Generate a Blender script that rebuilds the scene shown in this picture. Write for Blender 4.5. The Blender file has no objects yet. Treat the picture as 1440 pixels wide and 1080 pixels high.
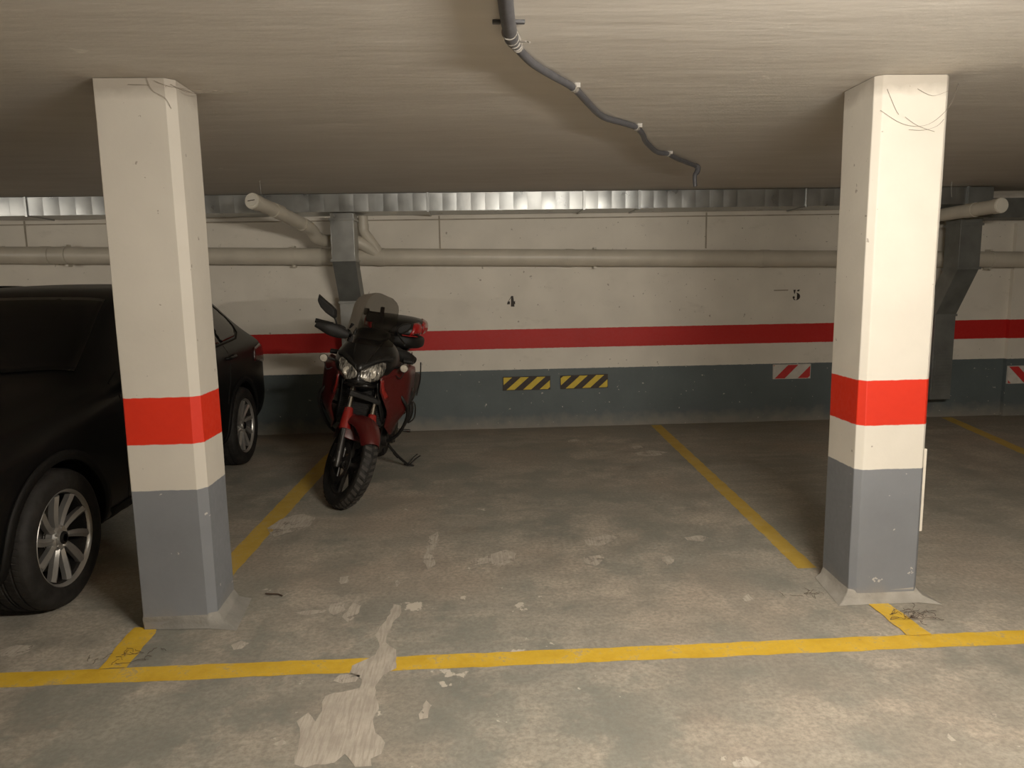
import bpy, bmesh, math, random
from mathutils import Vector, Matrix
from mathutils.bvhtree import BVHTree
from math import sin, cos, pi, radians as R
random.seed(7)
SC = bpy.context.scene
COL = SC.collection

# ------------------------------------------------------------------ materials
def mat(name, base=(.5,.5,.5), rough=.5, metal=0., var=.0, vscale=8., bump=0., bscale=60., coat=0., emis=None, estr=0., spec=None):
    m = bpy.data.materials.new(name); m.use_nodes = True
    nt = m.node_tree; b = nt.nodes['Principled BSDF']
    b.inputs['Base Color'].default_value = (*base, 1); b.inputs['Roughness'].default_value = rough
    b.inputs['Metallic'].default_value = metal; b.inputs['Coat Weight'].default_value = coat
    b.inputs['Coat Roughness'].default_value = .08
    if spec is not None: b.inputs['Specular IOR Level'].default_value = spec
    if emis: b.inputs['Emission Color'].default_value = (*emis, 1); b.inputs['Emission Strength'].default_value = estr
    tc = nt.nodes.new('ShaderNodeTexCoord')
    if var:
        n = nt.nodes.new('ShaderNodeTexNoise'); n.inputs['Scale'].default_value = vscale; n.inputs['Detail'].default_value = 6
        nt.links.new(tc.outputs['Object'], n.inputs['Vector'])
        r = nt.nodes.new('ShaderNodeValToRGB'); r.color_ramp.elements[0].position = .3; r.color_ramp.elements[1].position = .7
        r.color_ramp.elements[0].color = (*[c*(1-var) for c in base], 1); r.color_ramp.elements[1].color = (*[min(1, c*(1+var)) for c in base], 1)
        nt.links.new(n.outputs['Fac'], r.inputs['Fac']); nt.links.new(r.outputs['Color'], b.inputs['Base Color'])
    if bump:
        n2 = nt.nodes.new('ShaderNodeTexNoise'); n2.inputs['Scale'].default_value = bscale; n2.inputs['Detail'].default_value = 4
        nt.links.new(tc.outputs['Object'], n2.inputs['Vector'])
        bp = nt.nodes.new('ShaderNodeBump'); bp.inputs['Strength'].default_value = bump; bp.inputs['Distance'].default_value = .01
        nt.links.new(n2.outputs['Fac'], bp.inputs['Height']); nt.links.new(bp.outputs['Normal'], b.inputs['Normal'])
    return m

class NT:
    """small node helper"""
    def __init__(s, name):
        s.m = bpy.data.materials.new(name); s.m.use_nodes = True; s.nt = s.m.node_tree
        s.b = s.nt.nodes['Principled BSDF']; s.tc = s.nt.nodes.new('ShaderNodeTexCoord')
    def link(s, a, b): s.nt.links.new(a, b)
    def val(s, x, sock):
        if isinstance(x, (int, float)): sock.default_value = x
        elif isinstance(x, tuple): sock.default_value = (*x, 1) if len(x) == 3 and sock.type == 'RGBA' else x
        else: s.link(x, sock)
    def math(s, op, a, b=0., clamp=False):
        n = s.nt.nodes.new('ShaderNodeMath'); n.operation = op; n.use_clamp = clamp
        s.val(a, n.inputs[0]); s.val(b, n.inputs[1]); return n.outputs[0]
    def noise(s, scale, detail=4, vec=None, rough=.5, sx=None, w=0.):
        n = s.nt.nodes.new('ShaderNodeTexNoise'); n.inputs['Scale'].default_value = scale; n.inputs['Detail'].default_value = detail
        n.inputs['Roughness'].default_value = rough
        v = vec or s.tc.outputs['Object']
        if sx or w:
            mp = s.nt.nodes.new('ShaderNodeMapping'); mp.inputs['Scale'].default_value = sx or (1,1,1); mp.inputs['Location'].default_value = (w, w*.7, w*.3)
            s.link(v, mp.inputs['Vector']); v = mp.outputs['Vector']
        s.link(v, n.inputs['Vector']); return n.outputs['Fac']
    def ramp(s, f, lo, hi, a=0., b=1.):
        n = s.nt.nodes.new('ShaderNodeMapRange'); n.clamp = True
        s.val(f, n.inputs[0]); n.inputs[1].default_value = lo; n.inputs[2].default_value = hi; n.inputs[3].default_value = a; n.inputs[4].default_value = b
        return n.outputs[0]
    def mix(s, f, a, b, mode='MIX'):
        n = s.nt.nodes.new('ShaderNodeMix'); n.data_type = 'RGBA'; n.blend_type = mode
        s.val(f, n.inputs[0]); s.val(a, n.inputs[6]); s.val(b, n.inputs[7]); return n.outputs[2]
    def xyz(s):
        n = s.nt.nodes.new('ShaderNodeSeparateXYZ'); s.link(s.tc.outputs['Object'], n.inputs[0]); return n.outputs
    def bump(s, h, strength=.3, dist=.01):
        n = s.nt.nodes.new('ShaderNodeBump'); n.inputs['Strength'].default_value = strength; n.inputs['Distance'].default_value = dist
        s.link(h, n.inputs['Height']); s.link(n.outputs['Normal'], s.b.inputs['Normal'])
    def color(s, c): s.val(c, s.b.inputs['Base Color'])
    def rough(s, r): s.val(r, s.b.inputs['Roughness'])

WHITE = (.66,.62,.54); RED = (.62,.017,.003); GREY = (.155,.165,.18)
ZC = 2.485
def banded(name, z1, z2, z3, red=RED, grey=GREY, white=WHITE, top_dirt=True, wall=False):
    t = NT(name); x, y, z = t.xyz()
    wob = t.math('MULTIPLY', t.math('SUBTRACT', t.noise(30, 3), .5), .007)
    zz = t.math('ADD', z, wob)
    n1 = t.noise(3.0, 6); n2 = t.noise(40, 4)
    w = t.mix(t.ramp(n1, .35, .7), tuple(c*.93 for c in white), tuple(min(1, c*1.04) for c in white))
    if wall:   # damp marks and scuffs
        st = t.ramp(t.noise(2.2, 8, rough=.7, sx=(1,1,2.2)), .58, .72)
        w = t.mix(t.math('MULTIPLY', st, .28), w, (.30,.26,.2))
        sc = t.ramp(t.noise(9, 7, rough=.75, w=3.), .66, .70)
        w = t.mix(t.math('MULTIPLY', sc, .35), w, (.22,.19,.15))
    if top_dirt:
        d = t.ramp(t.math('ADD', z, t.math('MULTIPLY', t.noise(9, 5), .10)), ZC-.035, ZC+.02)
        w = t.mix(t.math('MULTIPLY', d, .55), w, (.22,.18,.14))
    spots = t.ramp(t.noise(26, 2, w=5.), .735, .75)
    w = t.mix(t.math('MULTIPLY', spots, .6), w, (.12,.09,.06))
    g = t.mix(t.ramp(n1, .3, .7), tuple(c*.88 for c in grey), tuple(c*1.08 for c in grey))
    # chips and dusty foot
    chip = t.ramp(t.noise(19, 3, rough=.6, w=9.), .695, .71)
    g = t.mix(t.math('MULTIPLY', chip, .8), g, (.5,.47,.42))
    foot = t.ramp(t.math('ADD', z, t.math('MULTIPLY', t.noise(8, 6), .22)), .27 if wall else .22, .12 if wall else .09)
    g = t.mix(t.math('MULTIPLY', foot, .6), g, (.27,.235,.19))
    def step(h): return t.ramp(zz, h-.0015, h+.0015)
    c = t.mix(step(z1), g, w); c = t.mix(step(z2), c, t.mix(t.ramp(n1,.3,.7), tuple(k*.92 for k in red), red)); c = t.mix(step(z3), c, w)
    t.color(c); t.rough(t.ramp(n2, .3, .7, .5, .68))
    t.b.inputs['Specular IOR Level'].default_value = .35
    t.bump(t.math('ADD', t.math('MULTIPLY', n2, .5), t.noise(6, 4)), .22, .006)
    return t.m
M_pillar = banded('painted_pillar', .677, .892, 1.109)
M_pillar2 = banded('painted_pillar_dimmed', .677, .892, 1.109, white=(.55,.51,.44))  # white darkened to stand in for weaker light on the left pillar
M_wall = banded('painted_wall', .650, .879, 1.089, red=(.46,.012,.010), grey=(.085,.105,.108), white=(.68,.63,.54), wall=True)
M_backwall = mat('plain_wall', (.62,.58,.5), .8, var=.1, bump=.2)

def floor_mat():
    t = NT('worn_concrete_floor'); x, y, z = t.xyz()
    big = t.noise(.55, 5, rough=.6); mid = t.noise(3.2, 8, rough=.68); fine = t.noise(46, 5, rough=.7)
    strk = t.noise(5.5, 7, rough=.7, sx=(.35,1.6,1), w=2.)
    c = t.mix(t.ramp(mid, .38, .62), (.22,.205,.17), (.46,.395,.315))
    c = t.mix(t.ramp(big, .40, .60, 0, .75), c, t.mix(t.ramp(strk,.38,.62), (.20,.205,.18), (.38,.345,.28)))
    # green-grey worn paint islands over brown dusty concrete
    isl = t.ramp(t.noise(1.5, 9, rough=.66, w=31.), .485, .535)
    isx = t.ramp(t.math('ABSOLUTE', t.math('ADD', x, .5)), 1.0, 3.6, .85, .35)
    c = t.mix(t.math('MULTIPLY', isl, isx), c, t.mix(t.ramp(mid, .35, .65), (.165,.172,.148), (.27,.262,.22)))
    c = t.mix(t.math('MULTIPLY', t.ramp(t.noise(1.1, 6, w=7.), .5, .68), .5), c, (.38,.29,.22))
    c = t.mix(t.ramp(fine, .40, .62, 0., .62), c, (.16,.145,.12))
    # pale flaked spots, denser in the tyre tracks of bay 4
    cx = t.ramp(t.math('ABSOLUTE', t.math('ADD', x, .15)), .15, 1.5, 1., 0.)
    cy = t.ramp(y, 7.0, 3.0, .35, 1.)
    thr = t.math('SUBTRACT', .735, t.math('MULTIPLY', t.math('MULTIPLY', cx, cy), .10))
    fl = t.noise(5.5, 7, rough=.62, sx=(1,.75,1), w=11.)
    m = t.ramp(t.math('SUBTRACT', fl, thr), 0., .012)
    c = t.mix(t.math('MULTIPLY', m, .75), c, (.60,.54,.45))
    sp = t.ramp(t.noise(30, 3, w=4.), .735, .75)
    c = t.mix(t.math('MULTIPLY', sp, .6), c, (.58,.53,.44))
    # dark oil stains
    oil = t.ramp(t.noise(2.0, 5, w=21.), .655, .74)
    c = t.mix(t.math('MULTIPLY', oil, .55), c, (.13,.11,.09))
    # darker brown toward the wall foot
    wf = t.ramp(t.math('ADD', y, t.math('MULTIPLY', mid, .5)), 7.35, 8.0)
    c = t.mix(t.math('MULTIPLY', wf, .5), c, (.2,.165,.13))
    dk = t.ramp(y, 3.3, 6.6, 1., .9)  # floor colour darkened with depth, a painted light falloff
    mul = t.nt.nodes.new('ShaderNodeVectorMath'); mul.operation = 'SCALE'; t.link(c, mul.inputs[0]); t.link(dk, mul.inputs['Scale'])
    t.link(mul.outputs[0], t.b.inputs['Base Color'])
    t.rough(t.ramp(mid, .3, .7, .5, .72)); t.b.inputs['Specular IOR Level'].default_value = .3
    t.bump(t.math('ADD', t.math('MULTIPLY', fine, .6), t.math('ADD', mid, t.math('MULTIPLY', m, -.25))), .45, .008)
    return t.m
M_floor = floor_mat()

def ceil_mat():
    t = NT('smeared_plaster_ceiling'); 
    st = t.noise(3.5, 7, rough=.62, sx=(.45,2.2,1)); big = t.noise(.7, 4)
    c = t.mix(t.ramp(st, .3, .7), (.57,.53,.475), (.65,.61,.55))
    c = t.mix(t.ramp(big, .4, .65, 0, .4), c, (.50,.45,.385))
    fk = t.ramp(t.noise(4.3, 5, w=14.), .735, .745)
    c = t.mix(t.math('MULTIPLY', fk, .6), c, (.8,.76,.68))
    x, y, z = t.xyz()
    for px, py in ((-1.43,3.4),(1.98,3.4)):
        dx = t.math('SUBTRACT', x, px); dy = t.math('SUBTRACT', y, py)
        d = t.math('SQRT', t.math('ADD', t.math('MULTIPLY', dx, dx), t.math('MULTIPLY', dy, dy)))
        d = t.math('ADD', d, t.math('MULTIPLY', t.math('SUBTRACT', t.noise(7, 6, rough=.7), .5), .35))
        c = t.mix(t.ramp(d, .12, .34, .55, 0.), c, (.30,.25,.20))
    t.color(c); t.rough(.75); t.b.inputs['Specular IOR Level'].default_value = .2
    t.bump(t.math('ADD', st, t.math('MULTIPLY', t.noise(60, 3), .05)), .42, .012)
    return t.m
M_ceiling = ceil_mat()

def yellow_mat(c1=(.55,.32,.015), c2=(.69,.43,.028)):
    t = NT('worn_yellow_paint'); n = t.noise(7, 8, rough=.7); f = t.noise(55, 5, rough=.7)
    c = t.mix(t.ramp(n, .35, .65), c1, c2)
    c = t.mix(t.ramp(t.math('ADD', t.math('MULTIPLY', f, .5), t.math('MULTIPLY', n, .5)), .535, .60, 0., .8), c, (.38,.29,.15))
    t.color(c); t.rough(.6)
    mx = t.nt.nodes.new('ShaderNodeMixShader'); tr = t.nt.nodes.new('ShaderNodeBsdfTransparent')
    out = t.nt.nodes['Material Output']
    t.link(t.ramp(t.noise(16, 8, rough=.78, w=6.), .67, .70), mx.inputs[0]); t.link(t.b.outputs[0], mx.inputs[1]); t.link(tr.outputs[0], mx.inputs[2])
    t.link(mx.outputs[0], out.inputs['Surface']); t.bump(f, .35, .006)
    return t.m
M_yellow = yellow_mat()
M_yellow2 = yellow_mat((.40,.25,.03), (.50,.32,.045))
def patch_mat():
    t = NT('bare_pale_concrete'); n = t.noise(10, 7, rough=.65); st = t.noise(26, 4, sx=(3.5,.35,1))
    c = t.mix(t.ramp(n, .35, .65), (.36,.32,.265), (.47,.42,.35)); c = t.mix(t.ramp(st, .45, .6, 0, .55), c, (.28,.24,.195))
    t.color(c); t.rough(.8); t.bump(t.math('ADD', st, n), .4, .006)
    mx = t.nt.nodes.new('ShaderNodeMixShader'); tr = t.nt.nodes.new('ShaderNodeBsdfTransparent'); out = t.nt.nodes['Material Output']
    t.link(t.ramp(t.noise(13, 8, rough=.75, w=3.), .55, .60), mx.inputs[0]); t.link(t.b.outputs[0], mx.inputs[1]); t.link(tr.outputs[0], mx.inputs[2])
    t.link(mx.outputs[0], out.inputs['Surface']); return t.m
def patch_solid():
    m = M_patch.copy(); m.name = 'bare_pale_concrete_solid'; m.node_tree.nodes['Mix Shader'].inputs[0].default_value = 0
    for l in list(m.node_tree.links):
        if l.to_node.name == 'Mix Shader' and l.to_socket == m.node_tree.nodes['Mix Shader'].inputs[0]: m.node_tree.links.remove(l)
    m.node_tree.nodes['Mix Shader'].inputs[0].default_value = 0.; return m
M_patch = patch_mat()
M_patch_solid = patch_solid()
M_mortar = mat('grey_mortar', (.27,.25,.215), .85, var=.25, vscale=9, bump=.5, bscale=50)
M_mortar2 = mat('dark_grey_mortar', (.20,.19,.168), .85, var=.2, vscale=9, bump=.5, bscale=50)
M_joint = mat('wall_joint', (.3,.26,.2), .85, var=.2)

def galv_mat():
    t = NT('galvanised_steel'); n = t.noise(5, 6, sx=(1,1,1)); s = t.noise(40, 3)
    t.color(t.mix(t.ramp(n, .3, .7), (.30,.315,.315), (.42,.43,.42))); t.b.inputs['Metallic'].default_value = .9
    t.rough(t.ramp(n, .3, .7, .26, .40)); t.bump(t.noise(3.5, 3), .08, .02); return t.m
M_galv = galv_mat()
M_galvdark = mat('dull_shaded_galvanised_steel', (.15,.155,.145), .5, .45, var=.25, vscale=5, bump=.1)
M_pvc = mat('cream_pvc', (.50,.455,.37), .42, var=.09, vscale=5, bump=.05)
M_pvcend = mat('pale_pvc_cap', (.62,.585,.50), .4, var=.06)
M_conduit = mat('grey_conduit', (.06,.06,.066), .5, var=.2, vscale=20, bump=.1)
M_wiretie = mat('pale_wire', (.27,.25,.22), .45, .2, var=.1)
M_black_ink = mat('black_stencil_paint', (.018,.013,.01), .7, var=.3, vscale=40)
M_plate_dark = mat('dark_brown_foam', (.035,.026,.022), .75, var=.2, vscale=30)
M_plate_yel = mat('yellow_foam', (.62,.44,.035), .7, var=.1, vscale=20)
M_plate_wht = mat('white_reflective_strip', (.55,.52,.46), .55, var=.1, vscale=20)
M_plate_red = mat('red_reflective_strip', (.50,.02,.02), .55, var=.12, vscale=20)
M_whitepl = mat('white_plastic', (.74,.68,.57), .45, var=.05)
# vehicles
M_carpaint = mat('black_car_paint', (.0012,.0011,.0011), .42, 0, var=.2, coat=.12, spec=.2)
M_cartrim = mat('black_car_plastic', (.004,.0038,.0036), .65, var=.2, bump=.1, spec=.15)
M_carglass = mat('dark_tinted_car_glass', (.0015,.0015,.0017), .1, 0, var=.1, spec=.35)
M_chrome = mat('satin_chrome', (.55,.53,.5), .22, 1., var=.05)
M_rim = mat('silver_alloy', (.40,.385,.36), .30, .8, var=.06, vscale=15)
M_rimdark = mat('dark_wheel_metal', (.03,.028,.026), .45, .8, var=.25, vscale=14)
M_taillight = mat('dark_red_lamp', (.035,.003,.004), .25, var=.15, coat=.6)
M_blue = mat('roundel_blue', (.03,.12,.35), .3, var=.05)
def tyre_mat(ax='x', n=64, name='tyre_rubber', base=(.020,.019,.018)):
    t = NT(name); x, y, z = t.xyz()
    a = t.math('ARCTAN2', z, y); k = t.math('SINE', t.math('ADD', t.math('MULTIPLY', a, n), t.math('MULTIPLY', t.math('ABSOLUTE', x), 60.)))
    c = t.mix(t.ramp(t.noise(14, 6, rough=.7), .4, .68), base, tuple(b*2.6 for b in base))
    r = t.math('SQRT', t.math('ADD', t.math('MULTIPLY', y, y), t.math('MULTIPLY', z, z)))
    t.color(c); t.rough(.7); t.b.inputs['Specular IOR Level'].default_value = .22
    return t, k, r
def mk_tyre(name, n, r0, base):
    t, k, r = tyre_mat(n=n, name=name, base=base)
    g = t.math('MULTIPLY', t.ramp(k, .75, .95, 0, -1), t.ramp(r, r0-.012, r0-.004)); t.bump(g, 1., .006); return t.m
M_tyre = mk_tyre('car_tyre_rubber', 66, .36, (.0065,.006,.0056))
M_mtyre = mk_tyre('motorcycle_tyre_rubber', 30, .327, (.007,.0065,.006))
M_mtread = mat('dusty_tread_rubber', (.021,.018,.0145), .8, var=.6, vscale=18, bump=.3)
M_mred = mat('dark_metallic_red_paint', (.052,.003,.003), .4, .05, var=.12, coat=.18)
M_mred2 = mat('bright_red_paint', (.20,.008,.006), .3, .05, var=.1, coat=.5)
M_mblack = mat('black_gloss_fairing', (.004,.0038,.0038), .38, 0, var=.2, coat=.12, spec=.35)
M_mplastic = mat('black_matt_plastic', (.007,.0066,.0063), .6, var=.2, bump=.08, spec=.3)
M_msteel = mat('dark_engine_metal', (.030,.028,.026), .45, .7, var=.3, vscale=20)
M_chromebar = mat('fork_chrome', (.62,.58,.52), .16, 1., var=.05)
M_fog = mat('frosted_lamp_glass', (.50,.46,.38), .25, .3, var=.25, vscale=60, coat=.4)
M_refl = mat('red_reflector', (.34,.010,.010), .25, 0, var=.15, vscale=30, coat=.5)
def headlamp_mat():
    t = NT('headlamp_glass'); n = t.noise(38, 3, sx=(2.2,1,.5)); m2 = t.noise(14, 4)
    c = t.mix(t.ramp(n, .38, .62), (.05,.048,.042), (.50,.47,.41)); c = t.mix(t.ramp(m2, .45, .6, 0, .7), c, (.05,.045,.04))
    t.color(c); t.b.inputs['Metallic'].default_value = .55; t.rough(.22); t.b.inputs['Coat Weight'].default_value = .6; t.bump(n, .5, .01); return t.m
M_headlamp = headlamp_mat()
def smoke_mat():
    t = NT('smoked_screen'); nt = t.nt; out = nt.nodes['Material Output']
    tr = nt.nodes.new('ShaderNodeBsdfTransparent'); tr.inputs[0].default_value = (.31,.30,.285,1)
    gl = nt.nodes.new('ShaderNodeBsdfGlossy'); gl.inputs['Roughness'].default_value = .08
    fr = nt.nodes.new('ShaderNodeFresnel'); fr.inputs[0].default_value = 1.45
    mx = nt.nodes.new('ShaderNodeMixShader'); t.link(fr.outputs[0], mx.inputs[0]); t.link(tr.outputs[0], mx.inputs[1]); t.link(gl.outputs[0], mx.inputs[2])
    t.link(t.ramp(t.noise(5,3), .3, .7, .06, .12), gl.inputs['Roughness'])
    t.link(mx.outputs[0], out.inputs['Surface']); return t.m
M_screen = smoke_mat()
M_tube = mat('fluorescent_tube', (.9,.9,.85), .5, emis=(1.,.90,.765), estr=1.)
M_batten = mat('white_enamel', (.7,.68,.62), .4, var=.05)
M_root = mat('dry_brown_debris', (.05,.03,.02), .9, var=.3)
M_web = mat('dusty_web', (.16,.13,.10), .9, var=.3)
M_webpale = mat('pale_web', (.5,.48,.44), .9, var=.1)

# ------------------------------------------------------------------ mesh helpers
def link(o, parent=None):
    COL.objects.link(o)
    if parent: o.parent = parent
    return o
def obj(name, bm, m, parent=None, smooth=True, bevel=0., sub=0, solid=0., loc=None, rot=None, mats=None, angle=40):
    me = bpy.data.meshes.new(name); bmesh.ops.recalc_face_normals(bm, faces=bm.faces) if not solid else None
    bm.to_mesh(me); bm.free()
    for mm in (mats or [m]): me.materials.append(mm)
    o = bpy.data.objects.new(name, me); link(o, parent)
    if loc is not None: o.location = loc
    if rot is not None: o.rotation_euler = rot
    if solid:
        s = o.modifiers.new('solid', 'SOLIDIFY'); s.thickness = solid; s.offset = 0
    if bevel:
        b = o.modifiers.new('bevel', 'BEVEL'); b.width = bevel; b.segments = 2; b.limit_method = 'ANGLE'; b.angle_limit = R(35)
    if sub:
        s = o.modifiers.new('sub', 'SUBSURF'); s.levels = sub; s.render_levels = sub
    if smooth:
        me.polygons.foreach_set('use_smooth', [True]*len(me.polygons))
        if not sub:
            try: me.set_sharp_from_angle(angle=R(angle))
            except Exception: pass
    return o
def tag(o, label=None, cat=None, group=None, kind=None):
    if label: o['label'] = label
    if cat: o['category'] = cat
    if group: o['group'] = group
    if kind: o['kind'] = kind
    return o
def empty(name, loc=(0,0,0), rot=(0,0,0)):
    o = bpy.data.objects.new(name, None); o.empty_display_size = .1; link(o); o.location = loc; o.rotation_euler = rot; return o

def B(): return bmesh.new()
def box(bm, x0, x1, y0, y1, z0, z1, mi=0):
    v = [bm.verts.new(p) for p in [(x0,y0,z0),(x1,y0,z0),(x1,y1,z0),(x0,y1,z0),(x0,y0,z1),(x1,y0,z1),(x1,y1,z1),(x0,y1,z1)]]
    for f in [(0,3,2,1),(4,5,6,7),(0,1,5,4),(1,2,6,5),(2,3,7,6),(3,0,4,7)]:
        fc = bm.faces.new([v[i] for i in f]); fc.material_index = mi
    return bm
def prism(bm, pts, d, axis='z', mi=0):
    """pts 2-D polygon, d=(lo,hi) along axis; coordinates in order of the two other axes"""
    def P(a, b, h): return {'z': (a,b,h), 'y': (a,h,b), 'x': (h,a,b)}[axis]
    lo = [bm.verts.new(P(a,b,d[0])) for a,b in pts]; hi = [bm.verts.new(P(a,b,d[1])) for a,b in pts]
    n = len(pts); fs = [bm.faces.new(lo[::-1]), bm.faces.new(hi)]
    for i in range(n): fs.append(bm.faces.new([lo[i], lo[(i+1)%n], hi[(i+1)%n], hi[i]]))
    for f in fs: f.material_index = mi
    return bm
def loft(bm, rings, caps=True, closed=True, mi=0):
    vs = [[bm.verts.new(p) for p in r] for r in rings]; n = len(rings[0])
    for a, b in zip(vs[:-1], vs[1:]):
        for i in range(n if closed else n-1):
            f = bm.faces.new([a[i], a[(i+1)%n], b[(i+1)%n], b[i]]); f.material_index = mi
    if caps and closed:
        f = bm.faces.new(vs[0][::-1]); f.material_index = mi; f = bm.faces.new(vs[-1]); f.material_index = mi
    return bm
def tube(bm, pts, r, n=10, smooth_steps=0, caps=True, mi=0):
    pts = [Vector(p) for p in pts]
    rr = r if isinstance(r, (list, tuple)) else [r]*len(pts)
    if smooth_steps:
        q = []; qr = []
        for i in range(len(pts)-1):
            p0 = pts[max(i-1,0)]; p1 = pts[i]; p2 = pts[i+1]; p3 = pts[min(i+2,len(pts)-1)]
            for k in range(smooth_steps):
                t = k/smooth_steps
                q.append(.5*((2*p1)+(p2-p0)*t+(2*p0-5*p1+4*p2-p3)*t*t+(3*p1-p0-3*p2+p3)*t**3)); qr.append(rr[i]*(1-t)+rr[i+1]*t)
        q.append(pts[-1]); qr.append(rr[-1]); pts, rr = q, qr
    rings = []; up = None
    for i, p in enumerate(pts):
        d = (pts[min(i+1,len(pts)-1)]-pts[max(i-1,0)]).normalized()
        if up is None: up = d.orthogonal().normalized()
        up = (up - d*up.dot(d)).normalized(); s = d.cross(up)
        rings.append([p + (up*cos(2*pi*k/n)+s*sin(2*pi*k/n))*rr[i] for k in range(n)])
    return loft(bm, rings, caps, mi=mi)
def lathe(bm, prof, axis='x', n=48, c=(0,0,0), close=True, mi=0):
    """prof list of (axial, radius); closed profile loop if close"""
    def P(a, r, t):
        u, v = r*cos(t), r*sin(t)
        q = {'x': (a,u,v), 'y': (u,a,v), 'z': (u,v,a)}[axis]; return (q[0]+c[0], q[1]+c[1], q[2]+c[2])
    vs = [[bm.verts.new(P(a, r, 2*pi*k/n)) for a, r in prof] for k in range(n)]
    m = len(prof)
    for k in range(n):
        A, Bq = vs[k], vs[(k+1)%n]
        for i in range(m if close else m-1):
            j = (i+1)%m
            try: f = bm.faces.new([A[i], A[j], Bq[j], Bq[i]]); f.material_index = mi
            except ValueError: pass
    return bm
def disc(bm, a0, a1, r, axis='x', n=32, c=(0,0,0), mi=0):
    return lathe_solid(bm, [(a0, r), (a1, r)], axis, n, c, mi)
def lathe_solid(bm, prof, axis='x', n=32, c=(0,0,0), mi=0):
    """open profile from axis to axis, capped"""
    def P(a, r, t):
        u, v = r*cos(t), r*sin(t)
        q = {'x': (a,u,v), 'y': (u,a,v), 'z': (u,v,a)}[axis]; return (q[0]+c[0], q[1]+c[1], q[2]+c[2])
    rings = [[P(a, r, 2*pi*k/n) for k in range(n)] for a, r in prof]
    return loft(bm, rings, True, mi=mi)
def sell(cx, cz, hw, hh, n=16, e=.75, yy=0., top=1., bot=1.):
    """super-ellipse ring in the XZ plane at y=yy"""
    out = []
    for k in range(n):
        t = 2*pi*k/n; c, s = cos(t), sin(t)
        out.append((cx + math.copysign(abs(c)**e, c)*hw*(top if s > .3 else bot if s < -.3 else 1), yy, cz + math.copysign(abs(s)**e, s)*hh))
    return out
def xform(bm, M):
    bmesh.ops.transform(bm, matrix=M, verts=bm.verts); return bm
def subdivided_poly(pts, maxlen, jitter=0., rnd=None):
    """2-D polygon -> bmesh in XY with short edges"""
    bm = B(); vs = [bm.verts.new((a, b, 0)) for a, b in pts]; bm.faces.new(vs)
    bmesh.ops.triangulate(bm, faces=bm.faces)
    for _ in range(7):
        long = [e for e in bm.edges if e.calc_length() > maxlen]
        if not long: break
        bmesh.ops.subdivide_edges(bm, edges=long, cuts=1); bmesh.ops.triangulate(bm, faces=[f for f in bm.faces if len(f.verts) > 3])
    return bm
def decal(bvh, pts, direction, name, m, parent, maxlen=.05, off=.004, thick=.006, far=3.):
    """panel that follows the body surface: polygon projected along direction ('+x','-x','-y','+z')"""
    bm = subdivided_poly(pts, maxlen); sg = 1 if direction[0] == '+' else -1; ax = direction[1]
    for v in bm.verts:
        a, b = v.co.x, v.co.y
        if ax == 'x': o, d = Vector((sg*far, a, b)), Vector((-sg,0,0))
        elif ax == 'y': o, d = Vector((a, sg*far, b)), Vector((0,-sg,0))
        else: o, d = Vector((a, b, sg*far)), Vector((0,0,-sg))
        hit, nrm, idx, dist = bvh.ray_cast(o, d)
        v.co = (hit - d*off) if hit is not None else Vector((0,0,-99))
    bmesh.ops.delete(bm, geom=[v for v in bm.verts if v.co.z < -50], context='VERTS')
    bmesh.ops.recalc_face_normals(bm, faces=bm.faces)
    o_ = obj(name, bm, m, parent, solid=thick); return o_
def bvh_of(o):
    bpy.context.view_layer.update(); dg = bpy.context.evaluated_depsgraph_get()
    return BVHTree.FromObject(o, dg)

# ------------------------------------------------------------------ room shell
D = 7.745
XL, XR, YB = -13., 12., -6.
def slab(name, x0, x1, y0, y1, z0, z1, m):
    o = obj(name, box(B(), x0, x1, y0, y1, z0, z1), m, smooth=False); o['kind'] = 'structure'; return o
floor = slab('floor', XL-.2, XR+.2, YB-.2, D+.2, -.2, 0, M_floor)
ceiling = slab('ceiling', XL-.2, XR+.2, YB-.2, D+.2, ZC, ZC+.2, M_ceiling)
wall_back = slab('wall_back', XL-.2, XR+.2, D, D+.2, 0, ZC, M_wall)
wall_left = slab('wall_left', XL-.2, XL, YB-.2, D, 0, ZC, M_backwall)
wall_right = slab('wall_right', XR, XR+.2, YB-.2, D, 0, ZC, M_backwall)
wall_front = slab('wall_front', XL, XR, YB-.2, YB, 0, ZC, M_backwall)
pil = slab('trim_1', 5.93, 6.38, D-.05, D, 0, 2.14, M_wall)
# panel joints in the upper wall
for x, z0, z1 in [(-.363, 1.96, 2.30), (2.494, 1.92, 2.30), (5.55, 1.85, 2.14), (-4.6, 2.04, 2.3)]:
    obj('wall_joint', box(B(), x-.008, x+.008, D-.004, D, z0, z1), M_joint, wall_back, smooth=False)
# cream ledge under the duct
for x0, x1, z in [(-12.9, 5.1, 2.255)]:
    obj('wall_ledge', box(B(), x0, x1, D-.012, D, z, z+.012), M_joint, wall_back, smooth=False)

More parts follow.
